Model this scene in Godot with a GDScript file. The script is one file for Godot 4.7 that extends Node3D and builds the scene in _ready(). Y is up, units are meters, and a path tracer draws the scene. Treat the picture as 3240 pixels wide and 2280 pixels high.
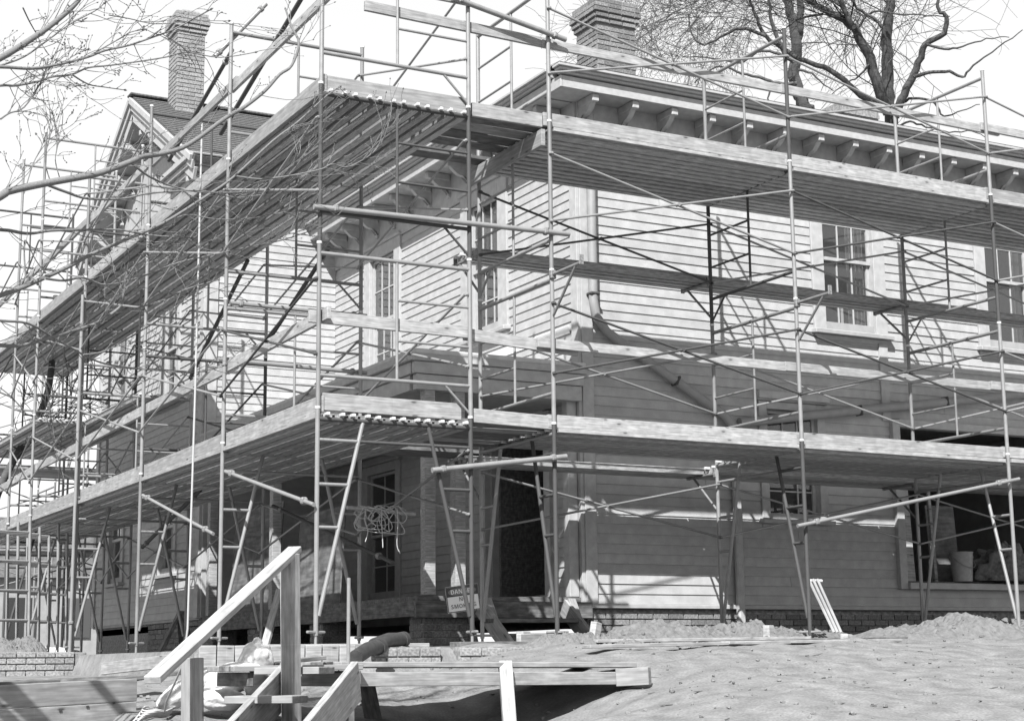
extends Node3D
# A clapboard house under repair, wrapped in tube-and-frame scaffolding, seen from below the site. Metres, y up.

var M := {}
var rng := RandomNumberGenerator.new()
var used := {}
var cache := {}
const FW := 1.524      # width of a scaffold frame
const SITE := -0.96    # level of the building site

# ------------------------------------------------------------------ mesh builder
class MB:
	var v := PackedVector3Array()
	var n := PackedVector3Array()
	func tri(a: Vector3, b: Vector3, c: Vector3, na: Vector3, nb: Vector3, nc: Vector3) -> void:
		if (b - a).cross(c - a).dot(na + nb + nc) > 0.0:
			v.append(a); v.append(c); v.append(b)
			n.append(na); n.append(nc); n.append(nb)
		else:
			v.append(a); v.append(b); v.append(c)
			n.append(na); n.append(nb); n.append(nc)
	func quad(a: Vector3, b: Vector3, c: Vector3, d: Vector3, nn: Vector3) -> void:
		tri(a, b, c, nn, nn, nn); tri(a, c, d, nn, nn, nn)
	func fquad(a: Vector3, b: Vector3, c: Vector3, d: Vector3, away: Vector3) -> void:
		var nn := (b - a).cross(d - a)
		if nn.length() < 1e-12: nn = (c - b).cross(d - b)
		nn = nn.normalized()
		if nn.dot((a + b + c + d) * 0.25 - away) < 0.0: nn = -nn
		quad(a, b, c, d, nn)
	func box(c: Vector3, s: Vector3, bs := Basis.IDENTITY, ch := 0.0) -> void:
		var h := s * 0.5
		var e: float = min(ch, min(h.x, min(h.y, h.z)) * 0.6)
		if e <= 0.0:
			for ax in 3:
				for sg in [-1.0, 1.0]:
					var p := []
					for q in [[-1, -1], [1, -1], [1, 1], [-1, 1]]:
						var l := Vector3.ZERO
						l[ax] = sg * h[ax]; l[(ax + 1) % 3] = q[0] * h[(ax + 1) % 3]; l[(ax + 2) % 3] = q[1] * h[(ax + 2) % 3]
						p.append(c + bs * l)
					var nn := Vector3.ZERO
					nn[ax] = sg
					quad(p[0], p[1], p[2], p[3], (bs * nn).normalized())
			return
		for ax in 3:
			var a1 := (ax + 1) % 3
			var a2 := (ax + 2) % 3
			for sg in [-1.0, 1.0]:
				var p := []
				for q in [[-1, -1], [1, -1], [1, 1], [-1, 1]]:
					var l := Vector3.ZERO
					l[ax] = sg * h[ax]; l[a1] = q[0] * (h[a1] - e); l[a2] = q[1] * (h[a2] - e)
					p.append(c + bs * l)
				var nn := Vector3.ZERO
				nn[ax] = sg
				quad(p[0], p[1], p[2], p[3], (bs * nn).normalized())
			for s1 in [-1.0, 1.0]:
				for s2 in [-1.0, 1.0]:
					var p := []
					for q in [[0, -1], [0, 1], [1, 1], [1, -1]]:
						var l := Vector3.ZERO
						l[ax] = q[1] * (h[ax] - e)
						l[a1] = s1 * (h[a1] if q[0] == 0 else h[a1] - e)
						l[a2] = s2 * (h[a2] - e if q[0] == 0 else h[a2])
						p.append(c + bs * l)
					var nn := Vector3.ZERO
					nn[a1] = s1; nn[a2] = s2
					quad(p[0], p[1], p[2], p[3], (bs * nn).normalized())
		for sx in [-1.0, 1.0]:
			for sy in [-1.0, 1.0]:
				for sz in [-1.0, 1.0]:
					var sv := Vector3(sx, sy, sz)
					var nn := (bs * sv).normalized()
					tri(c + bs * (sv * Vector3(h.x, h.y - e, h.z - e)), c + bs * (sv * Vector3(h.x - e, h.y, h.z - e)), c + bs * (sv * Vector3(h.x - e, h.y - e, h.z)), nn, nn, nn)
	func bar(a: Vector3, b: Vector3, w: float, h: float, up := Vector3.UP, ch := 0.0) -> void:
		box((a + b) * 0.5, Vector3(a.distance_to(b), h, w), MB.along(b - a, up), ch)
	static func along(d: Vector3, up := Vector3.UP) -> Basis:
		var x := d.normalized()
		if abs(x.dot(up)) > 0.985: up = Vector3(0, 0, 1) if abs(x.z) < 0.9 else Vector3(1, 0, 0)
		var z := x.cross(up).normalized()
		return Basis(x, z.cross(x), z)
	func tube(pts: Array, r0: float, r1: float, sides := 8, caps := true) -> void:
		var m := pts.size()
		var rings := []
		var dirs := []
		var up := Vector3(0.31, 0.87, 0.38)
		for i in m:
			var d: Vector3 = (pts[min(i + 1, m - 1)] - pts[max(i - 1, 0)]).normalized()
			var xx := up.cross(d)
			if xx.length() < 0.05: xx = Vector3(1, 0.1, 0.2).cross(d)
			xx = xx.normalized()
			var yy := d.cross(xx).normalized()
			up = yy if i == 0 else (up - d * up.dot(d)).normalized()
			xx = up.cross(d).normalized(); yy = d.cross(xx).normalized()
			var r: float = lerp(r0, r1, float(i) / max(1, m - 1))
			var ring := []
			var nr := []
			for k in sides:
				var a := TAU * k / sides
				var o := xx * cos(a) + yy * sin(a)
				ring.append(pts[i] + o * r); nr.append(o)
			rings.append(ring); dirs.append(nr)
		for i in m - 1:
			for k in sides:
				var j := (k + 1) % sides
				tri(rings[i][k], rings[i + 1][k], rings[i + 1][j], dirs[i][k], dirs[i + 1][k], dirs[i + 1][j])
				tri(rings[i][k], rings[i + 1][j], rings[i][j], dirs[i][k], dirs[i + 1][j], dirs[i][j])
		if caps:
			for e in [0, m - 1]:
				var nn: Vector3 = (pts[0] - pts[1]).normalized() if e == 0 else (pts[m - 1] - pts[m - 2]).normalized()
				for k in range(1, sides - 1): tri(rings[e][0], rings[e][k], rings[e][k + 1], nn, nn, nn)
	func prism(poly: Array, x0: float, x1: float) -> void:   # (y, z) outline pushed along x, convex or star-shaped
		var c := Vector2.ZERO
		for p in poly: c += p
		c /= poly.size()
		for i in poly.size():
			var p: Vector2 = poly[i]
			var q: Vector2 = poly[(i + 1) % poly.size()]
			fquad(Vector3(x0, p.x, p.y), Vector3(x1, p.x, p.y), Vector3(x1, q.x, q.y), Vector3(x0, q.x, q.y), Vector3((x0 + x1) / 2, c.x, c.y))
			for x in [x0, x1]:
				var nn := Vector3(-1 if x == x0 else 1, 0, 0)
				tri(Vector3(x, p.x, p.y), Vector3(x, q.x, q.y), Vector3(x, c.x, c.y), nn, nn, nn)
	func lathe(prof: Array, sides := 20, o := Vector3.ZERO) -> void:  # (radius, y)
		for i in prof.size() - 1:
			var p: Vector2 = prof[i]
			var q: Vector2 = prof[i + 1]
			var t := (q - p)
			var nn2 := Vector2(t.y, -t.x).normalized()
			for k in sides:
				var a := TAU * k / sides
				var b := TAU * (k + 1) / sides
				var da := Vector3(cos(a), 0, sin(a))
				var db := Vector3(cos(b), 0, sin(b))
				var na := (da * nn2.x + Vector3.UP * nn2.y).normalized()
				var nb := (db * nn2.x + Vector3.UP * nn2.y).normalized()
				tri(o + da * p.x + Vector3.UP * p.y, o + da * q.x + Vector3.UP * q.y, o + db * q.x + Vector3.UP * q.y, na, na, nb)
				tri(o + da * p.x + Vector3.UP * p.y, o + db * q.x + Vector3.UP * q.y, o + db * p.x + Vector3.UP * p.y, na, nb, nb)
	func mesh() -> ArrayMesh:
		var arr := []
		arr.resize(Mesh.ARRAY_MAX)
		arr[Mesh.ARRAY_VERTEX] = v
		arr[Mesh.ARRAY_NORMAL] = n
		var am := ArrayMesh.new()
		am.add_surface_from_arrays(Mesh.PRIMITIVE_TRIANGLES, arr)
		return am

# ------------------------------------------------------------------ nodes
func numbered(called: String) -> String:
	var k: int = used.get(called, 0)
	used[called] = k + 1
	return called if k == 0 else "%s_%03d" % [called, k]
func obj(called: String, mesh: Mesh, m: Material, parent: Node = null, xf := Transform3D.IDENTITY) -> MeshInstance3D:
	var o := MeshInstance3D.new()
	o.mesh = mesh
	o.material_override = m
	o.transform = xf
	if parent == null:
		o.name = numbered(called); add_child(o)
	else:
		o.name = called; parent.add_child(o, true)
	return o
func thing(called: String, label: String, category: String, group := "", xf := Transform3D.IDENTITY) -> Node3D:
	var o := Node3D.new()
	o.name = numbered(called); add_child(o)
	o.transform = xf
	return tag(o, label, category, group)
func tag(o, label: String, category: String, group := ""):
	o.set_meta("label", label); o.set_meta("category", category)
	if group != "": o.set_meta("group", group)
	return o
func structure(o):
	o.set_meta("kind", "structure"); return o
func stuff(o):
	o.set_meta("kind", "stuff"); return o
func lin(a: float) -> Color:
	return Color(a, a, a).linear_to_srgb()
func cbox(s: Vector3, ch := 0.004) -> Mesh:
	var key := "b%.3f,%.3f,%.3f,%.4f" % [s.x, s.y, s.z, ch]
	if not cache.has(key):
		var b := MB.new()
		b.box(Vector3.ZERO, s, Basis.IDENTITY, ch)
		cache[key] = b.mesh()
	return cache[key]
func rod() -> Mesh:
	if not cache.has("rod"):
		var b := MB.new()
		b.tube([Vector3.ZERO, Vector3(1, 0, 0)], 1.0, 1.0, 12)
		cache["rod"] = b.mesh()
	return cache["rod"]
func pipe(parent: Node, called: String, a: Vector3, b: Vector3, r: float, m: Material) -> MeshInstance3D:
	var bs := MB.along(b - a)
	return obj(called, rod(), m, parent, Transform3D(Basis(bs.x * a.distance_to(b), bs.y * r, bs.z * r), a))
func beam(parent: Node, called: String, a: Vector3, b: Vector3, w: float, h: float, m: Material, up := Vector3.UP, ch := 0.004) -> MeshInstance3D:
	return obj(called, cbox(Vector3(a.distance_to(b), h, w), ch), m, parent, Transform3D(MB.along(b - a, up), (a + b) * 0.5))

# ------------------------------------------------------------------ materials (all grey: the photograph is black and white)
func noise_image(w: int, h: int, fr: float, oct: int, seed_: int, lo: float, hi: float, pw := 1.0) -> Image:
	var f := FastNoiseLite.new()
	f.seed = seed_; f.frequency = fr; f.fractal_octaves = oct; f.noise_type = FastNoiseLite.TYPE_SIMPLEX_SMOOTH
	var im := f.get_seamless_image(w, h, false, false, 0.2, true)
	im.convert(Image.FORMAT_L8)
	var d := im.get_data()
	for i in d.size():
		d[i] = int(255.0 * clampf(lerpf(lo, hi, pow(d[i] / 255.0, pw)), 0.0, 1.0))
	return Image.create_from_data(w, h, false, Image.FORMAT_L8, d)
func mul(a: Image, b: Image) -> Image:
	var x := a.get_data()
	var y := b.get_data()
	for i in x.size(): x[i] = int(x[i] * y[i] / 255.0)
	return Image.create_from_data(a.get_width(), a.get_height(), false, Image.FORMAT_L8, x)
func tex(im: Image) -> ImageTexture:
	im.convert(Image.FORMAT_RGB8)
	im.generate_mipmaps()
	return ImageTexture.create_from_image(im)
func mat(key: String, a: float, rough: float, t: Texture2D = null, sc := Vector3.ONE, world := false, metal := 0.0) -> StandardMaterial3D:
	var m := StandardMaterial3D.new()
	m.albedo_color = lin(a); m.roughness = rough; m.metallic = metal
	if t:
		m.albedo_texture = t
		m.uv1_triplanar = true
		m.uv1_world_triplanar = world
		m.uv1_scale = sc
	M[key] = m
	return m
func materials() -> void:
	var g1 := noise_image(64, 256, 0.06, 4, 3, 0.74, 1.0); g1.resize(512, 256, Image.INTERPOLATE_CUBIC)
	var g2 := noise_image(512, 256, 0.02, 4, 5, 0.84, 1.0)
	var gk := mul(g1, g2)
	var KR := RandomNumberGenerator.new(); KR.seed = 8
	for q in 9:
		var kx := KR.randi_range(10, 500)
		var ky := KR.randi_range(10, 245)
		var kr := KR.randf_range(2.5, 6.0)
		for yy in range(-9, 10):
			for xx in range(-16, 17):
				var dd := Vector2(xx / 1.8, yy).length() / kr
				if dd < 1.6 and kx + xx >= 0 and kx + xx < 512 and ky + yy >= 0 and ky + yy < 256:
					var v := gk.get_pixel(kx + xx, ky + yy).r * (0.55 if dd < 0.8 else lerpf(0.72, 1.0, (dd - 0.8) / 0.8))
					gk.set_pixel(kx + xx, ky + yy, Color(v, v, v))
	var grain := tex(gk)
	var g3 := noise_image(64, 256, 0.07, 4, 9, 0.66, 1.0); g3.resize(512, 256, Image.INTERPOLATE_CUBIC)
	var rough_grain := tex(mul(g3, noise_image(512, 256, 0.02, 4, 15, 0.62, 1.0)))
	var paint := tex(mul(noise_image(256, 256, 0.02, 4, 21, 0.88, 1.0), noise_image(256, 256, 0.2, 2, 22, 0.94, 1.0)))
	var blot := tex(mul(noise_image(256, 256, 0.03, 4, 31, 0.62, 1.0), noise_image(256, 256, 0.25, 2, 32, 0.78, 1.0)))
	var soil := tex(mul(noise_image(512, 512, 0.016, 5, 41, 0.70, 1.0), noise_image(512, 512, 0.16, 4, 42, 0.72, 1.0)))
	var rust := tex(mul(noise_image(256, 256, 0.02, 4, 61, 0.45, 1.0, 0.7), noise_image(256, 256, 0.2, 2, 62, 0.8, 1.0)))
	var bark := noise_image(64, 256, 0.06, 4, 51, 0.6, 1.0); bark.resize(256, 256, Image.INTERPOLATE_CUBIC)
	var barkt := tex(bark)
	mat("paint", 0.373, 0.62, paint, Vector3(0.9, 0.9, 0.9), true)
	mat("paint_b", 0.352, 0.62, paint, Vector3(0.7, 0.9, 0.9), true)
	mat("paint_c", 0.385, 0.62, paint, Vector3(1.1, 0.9, 0.9), true)
	mat("trim", 0.380, 0.6, paint, Vector3(1.3, 1.3, 1.3), true)
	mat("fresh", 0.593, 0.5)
	mat("primer", 0.319, 0.62, paint, Vector3(0.8, 0.8, 0.8), true)
	mat("sash", 0.380, 0.5, paint, Vector3(2, 2, 2), true)
	mat("glass", 0.035, 0.06)
	M.glass.metallic_specular = 0.7
	mat("wood", 0.370, 0.75, grain, Vector3(0.7, 2.6, 2.6))
	mat("wood_b", 0.330, 0.75, grain, Vector3(0.55, 2.2, 2.2)); M.wood_b.uv1_offset = Vector3(0.3, 0.4, 0.1)
	mat("wood_c", 0.420, 0.75, grain, Vector3(0.8, 3.0, 3.0)); M.wood_c.uv1_offset = Vector3(0.7, 0.1, 0.5)
	mat("old_wood", 0.236, 0.85, rough_grain, Vector3(0.6, 2.4, 2.4))
	mat("old_wood_b", 0.198, 0.85, rough_grain, Vector3(0.5, 2.0, 2.0)); M.old_wood_b.uv1_offset = Vector3(0.4, 0.2, 0.6)
	mat("white_wood", 0.460, 0.7, grain, Vector3(0.5, 2, 2))
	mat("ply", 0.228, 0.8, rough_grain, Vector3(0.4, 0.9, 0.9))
	mat("zinc", 0.460, 0.40, blot, Vector3(1.2, 9, 9), false, 0.25)
	mat("zinc_b", 0.430, 0.5, blot, Vector3(1.5, 8, 8), false, 0.2)
	mat("zinc_c", 0.334, 0.55, rust, Vector3(1.0, 6, 6), false, 0.1)
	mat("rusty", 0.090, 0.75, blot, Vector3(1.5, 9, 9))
	mat("deck", 0.620, 0.5, blot, Vector3(0.8, 5, 5), false, 0.15)
	mat("deck_b", 0.420, 0.55, blot, Vector3(0.9, 4, 4), false, 0.15)
	mat("deck_c", 0.530, 0.5, blot, Vector3(0.7, 6, 6), false, 0.15)
	mat("clip", 0.456, 0.4)
	mat("mortar", 0.400, 0.95, blot, Vector3(2, 2, 2), true)
	for i in 4:
		mat("brick%d" % i, [0.27, 0.31, 0.225, 0.35][i], 0.9, blot, Vector3(4, 4, 4), true)
		mat("pale_brick%d" % i, [0.40, 0.44, 0.36, 0.47][i], 0.9, blot, Vector3(4, 4, 4), true)
	mat("shingle", 0.167, 0.9, rough_grain, Vector3(2.0, 2.0, 2.0), true)
	mat("membrane", 0.532, 0.6, paint, Vector3(1, 1, 1), true)
	mat("gutter", 0.258, 0.5, paint, Vector3(1, 1, 1), true)
	mat("soil", 0.280, 0.95, soil, Vector3(0.42, 0.42, 0.42), true)
	mat("clod", 0.235, 0.95, soil, Vector3(1.6, 1.6, 1.6), true)
	mat("concrete", 0.319, 0.9, blot, Vector3(1, 1, 1), true)
	mat("bark", 0.213, 0.9, barkt, Vector3(14, 14, 14), true)
	mat("tree_bark", 0.100, 0.9, barkt, Vector3(1.3, 1.3, 1.3), true)
	mat("plaster", 0.40, 0.95, paint, Vector3(0.6, 0.6, 0.6), true)
	mat("bud", 0.090, 0.8)
	mat("rope", 0.319, 0.85)
	mat("cable", 0.380, 0.7)
	mat("canvas", 0.547, 0.9, paint, Vector3(3, 3, 3), true)
	mat("cloth", 0.228, 0.95, blot, Vector3(2, 2, 2), true)
	mat("drain", 0.080, 0.6, blot, Vector3(2, 2, 2), true)
	mat("bucket", 0.319, 0.45, paint, Vector3(3, 3, 3))
	mat("sign_white", 0.750, 0.5)
	mat("ink", 0.040, 0.6)
	mat("ink_pale", 0.160, 0.6)
	mat("far_roof", 0.152, 0.9, blot, Vector3(0.5, 0.5, 0.5), true)
	mat("far_wall", 0.274, 0.9, paint, Vector3(0.5, 0.5, 0.5), true)
	mat("tarp", 0.608, 0.7, paint, Vector3(1, 1, 1), true)

# ------------------------------------------------------------------ ground
var hn := FastNoiseLite.new()
func height(x: float, z: float) -> float:
	var p: float = SITE + 0.006 * clampf(x - 2.0, 0.0, 8.0)
	var edge: float = lerpf(-5.72, 0.62, smoothstep(-0.78, -0.45, x))
	var left: float = 0.22 * smoothstep(edge - 0.08, edge + 0.08, z) + 0.090 * maxf(0.0, z - 0.62) + 0.02 * clampf(z - edge, 0.0, 3.0) * (1.0 - smoothstep(-0.8, -0.45, x))
	left += 0.42 * smoothstep(-2.32, -2.75, x) * smoothstep(2.1, 2.6, z)
	var right: float = 0.105 * maxf(0.0, z - 0.9) - 0.02 * smoothstep(1.0, 3.0, z)
	var t := smoothstep(0.2, 2.3, x + 0.12 * z)
	var h: float = p - lerpf(left, right, t)
	h -= 0.24 * exp(-pow((x - 0.2) / 1.05, 2.0) - pow((z - 3.0) / 0.95, 2.0))
	for q in [2.6, 3.9]:   # wheel ruts up the bank
		var u: float = z + 0.22 * x - q - 0.12 * sin(x * 0.9)
		h += (0.016 * exp(-pow((absf(u) - 0.16) / 0.06, 2.0)) - 0.026 * exp(-pow(u / 0.10, 2.0))) * smoothstep(1.2, 2.4, x) * (0.6 + 0.4 * sin(x * 3.1))
	var near := smoothstep(-3.0, 1.0, z)
	h += near * (hn.get_noise_2d(x * 3.0, z * 3.0) * 0.045 + hn.get_noise_2d(x * 11.0, z * 11.0) * 0.014 + hn.get_noise_2d(x * 5.0 + z * 3.0, z * 22.0) * 0.009)
	return h
func ground() -> void:
	hn.seed = 7; hn.frequency = 0.35; hn.fractal_octaves = 3
	var xs := []
	var zs := []
	var x := -9.0
	while x < 13.01:
		xs.append(x); x += 0.09 if x > -4.0 and x < 6.0 else 0.2
	for e in [16, 22, 32, 50, 90, 180, 400]: xs.append(float(e))
	for e in [-12, -18, -28, -50, -100, -220, -420]: xs.push_front(float(e))
	var z := -8.0
	while z < 12.0:
		zs.append(z); z += 0.09 if z > -0.5 and z < 7.5 else 0.25
	for e in [14, 20, 40, 120]: zs.append(float(e))
	for e in [-10, -14, -20, -30, -60, -120, -260, -500]: zs.push_front(float(e))
	var nx := xs.size()
	var b := MB.new()
	var P := []
	var N := []
	for zz in zs:
		for xx in xs:
			P.append(Vector3(xx, height(xx, zz), zz))
			var e := 0.05
			N.append(Vector3(height(xx - e, zz) - height(xx + e, zz), 2 * e, height(xx, zz - e) - height(xx, zz + e)).normalized())
	for j in zs.size() - 1:
		for i in nx - 1:
			var k := j * nx + i
			b.tri(P[k], P[k + 1], P[k + nx + 1], N[k], N[k + 1], N[k + nx + 1])
			b.tri(P[k], P[k + nx + 1], P[k + nx], N[k], N[k + nx + 1], N[k + nx])
	var g := obj("ground", b.mesh(), M.soil)
	structure(g)
	g.set_meta("label", "bare trampled soil of the building site")
	# loose clods and pebbles on the bank
	var rock := MB.new()
	var R := RandomNumberGenerator.new(); R.seed = 12
	var pts := []
	for i in 6:
		var row := []
		for k in 7:
			var th := PI * i / 5.0
			var a := TAU * k / 7.0
			row.append(Vector3(sin(th) * cos(a), cos(th) * 0.7, sin(th) * sin(a)) * (R.randf_range(0.75, 1.2) if i > 0 and i < 5 else 1.0))
		pts.append(row)
	for i in 5:
		for k in 7: rock.fquad(pts[i][k], pts[i + 1][k], pts[i + 1][(k + 1) % 7], pts[i][(k + 1) % 7], Vector3.ZERO)
	var mm := MultiMesh.new()
	mm.transform_format = MultiMesh.TRANSFORM_3D
	mm.mesh = rock.mesh()
	var xfs := []
	for i in 3000:
		var px := R.randf_range(-3.4, 9.5)
		var pz := R.randf_range(0.75, 8.0)
		var s := 0.003 + 0.022 * pow(R.randf(), 5.0)
		var bs := Basis.from_euler(Vector3(R.randf() * 6, R.randf() * 6, R.randf() * 6)).scaled(Vector3(s, s * 0.8, s))
		xfs.append(Transform3D(bs, Vector3(px, height(px, pz) + s * 0.25, pz)))
	mm.instance_count = xfs.size()
	for i in xfs.size(): mm.set_instance_transform(i, xfs[i])
	var mi := MultiMeshInstance3D.new()
	mi.multimesh = mm; mi.material_override = M.soil; mi.name = "pebbles"
	add_child(mi)
	stuff(mi)
	tag(mi, "scattered pebbles and clods on the soil bank", "pebbles")

func mound(label: String, cx: float, cz: float, rx: float, rz: float, hh: float, sd: int, group := "") -> void:
	var f := FastNoiseLite.new()
	f.seed = sd; f.frequency = 1.0; f.fractal_octaves = 3
	var b := MB.new()
	var n := 130
	var m := 70
	var P := []
	for j in m + 1:
		for i in n + 1:
			var u := -1.0 + 2.0 * i / n
			var w := -1.0 + 2.0 * j / m
			var x := cx + u * rx
			var z := cz + w * rz
			var e: float = max(0.0, 1.0 - pow(abs(u), 2.6) - pow(abs(w), 2.2))
			var k := pow(e, 0.7)
			var y: float = height(x, z) - 0.05 + k * (hh * (0.80 + 0.85 * f.get_noise_2d(x * 0.9, z * 0.9)) + 0.06 * f.get_noise_2d(x * 3.1, z * 3.1) + 0.05 * absf(f.get_noise_2d(x * 7, z * 7)) + 0.035 * f.get_noise_2d(x * 17, z * 17) + 0.04)
			P.append(Vector3(x, y, z))
	for j in m:
		for i in n:
			var k := j * (n + 1) + i
			b.fquad(P[k], P[k + 1], P[k + n + 2], P[k + n + 1], Vector3(cx, -40, cz))
	var o := obj("dirt_pile", b.mesh(), M.clod)
	var cl := MB.new()
	var R := RandomNumberGenerator.new(); R.seed = sd * 31
	for q in int(260 * rx * rz):
		var at: Vector3 = P[R.randi() % P.size()]
		var s := 0.008 + 0.03 * pow(R.randf(), 3.0)
		if at.y < height(at.x, at.z) + 0.01: continue
		cl.box(at, Vector3(s * 1.3, s, s), Basis.from_euler(Vector3(R.randf() * 6, R.randf() * 6, R.randf() * 6)), s * 0.3)
	stuff(obj("clods", cl.mesh(), M.clod, o))
	tag(o, label, "dirt pile", "dirt piles along the foundation")

# ------------------------------------------------------------------ house
const CO := 0.114      # clapboard exposure
func clap_mesh(l: float) -> Mesh:
	var key := "clap%.2f" % l
	if not cache.has(key):
		var b := MB.new()
		b.prism([Vector2(0, 0.0), Vector2(0, 0.0175), Vector2(CO + 0.001, 0.005), Vector2(CO + 0.001, 0.0)], -l / 2, l / 2)
		cache[key] = b.mesh()
	return cache[key]
# a wall: x runs along it, y up, z out of it. holes: [u0, u1, v0, v1] outer edge of the trim, inset of the opening
func wall(H: Node, label: String, xf: Transform3D, l: float, v0: float, v1: float, holes: Array, clap_from: float, clap_to: float, merged := false, u_from := 0.0, u_to := -1.0) -> MeshInstance3D:
	var us := [0.0, l]
	var vs := [v0, v1]
	var ins := []
	for h in holes:
		var q := [h[0] + h[4], h[1] - h[4], h[2] + h[4], h[3] - h[4]]
		ins.append(q)
		us.append(q[0]); us.append(q[1]); vs.append(q[2]); vs.append(q[3])
	us.sort(); vs.sort()
	var b := MB.new()
	for i in us.size() - 1:
		for j in vs.size() - 1:
			var cu: float = (us[i] + us[i + 1]) / 2
			var cv: float = (vs[j] + vs[j + 1]) / 2
			if us[i + 1] - us[i] < 0.001 or vs[j + 1] - vs[j] < 0.001 or cu > l or cu < 0 or cv > v1 or cv < v0: continue
			var open := false
			for q in ins:
				if cu > q[0] and cu < q[1] and cv > q[2] and cv < q[3]: open = true
			if not open: b.box(Vector3(cu, cv, -0.064), Vector3(us[i + 1] - us[i], vs[j + 1] - vs[j], 0.12))
	var w := obj("wall", b.mesh(), M.primer, H, xf)
	w.set_meta("label", label)
	if u_to < 0: u_to = l
	var all := MB.new()
	var k := 0
	while clap_from + k * CO < clap_to - 0.02:
		var y := clap_from + k * CO
		var segs := [[u_from, u_to]]
		for h in holes:
			if y + CO * 0.7 < h[2] or y + CO * 0.3 > h[3]: continue
			var nxt := []
			for s in segs:
				if h[1] <= s[0] or h[0] >= s[1]: nxt.append(s); continue
				if h[0] - s[0] > 0.03: nxt.append([s[0], h[0]])
				if s[1] - h[1] > 0.03: nxt.append([h[1], s[1]])
			segs = nxt
		if not merged and k % 5 == 2 and l > 9:
			var nx := []
			for s in segs:
				if s[1] - s[0] > 2.2:
					var m: float = lerpf(s[0], s[1], rng.randf_range(0.3, 0.7))
					nx.append([s[0], m]); nx.append([m, s[1]])
				else: nx.append(s)
			segs = nx
		for s in segs:
			var ll: float = s[1] - s[0] - 0.004
			var at := Vector3((s[0] + s[1]) / 2, y, rng.randf_range(-0.0015, 0.0015))
			if merged: all.prism([Vector2(y, 0.0), Vector2(y, 0.0175), Vector2(y + CO, 0.005), Vector2(y + CO, 0.0)], s[0], s[1])
			else: obj("clapboard", clap_mesh(ll), [M.paint, M.paint, M.paint_b, M.paint_c][rng.randi() % 4], w, Transform3D(Basis(Vector3.BACK, rng.randf_range(-0.0006, 0.0006)), at))
		k += 1
	if merged:
		var c := obj("clapboards", all.mesh(), M.paint, w)
		stuff(c)
	return w
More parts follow.
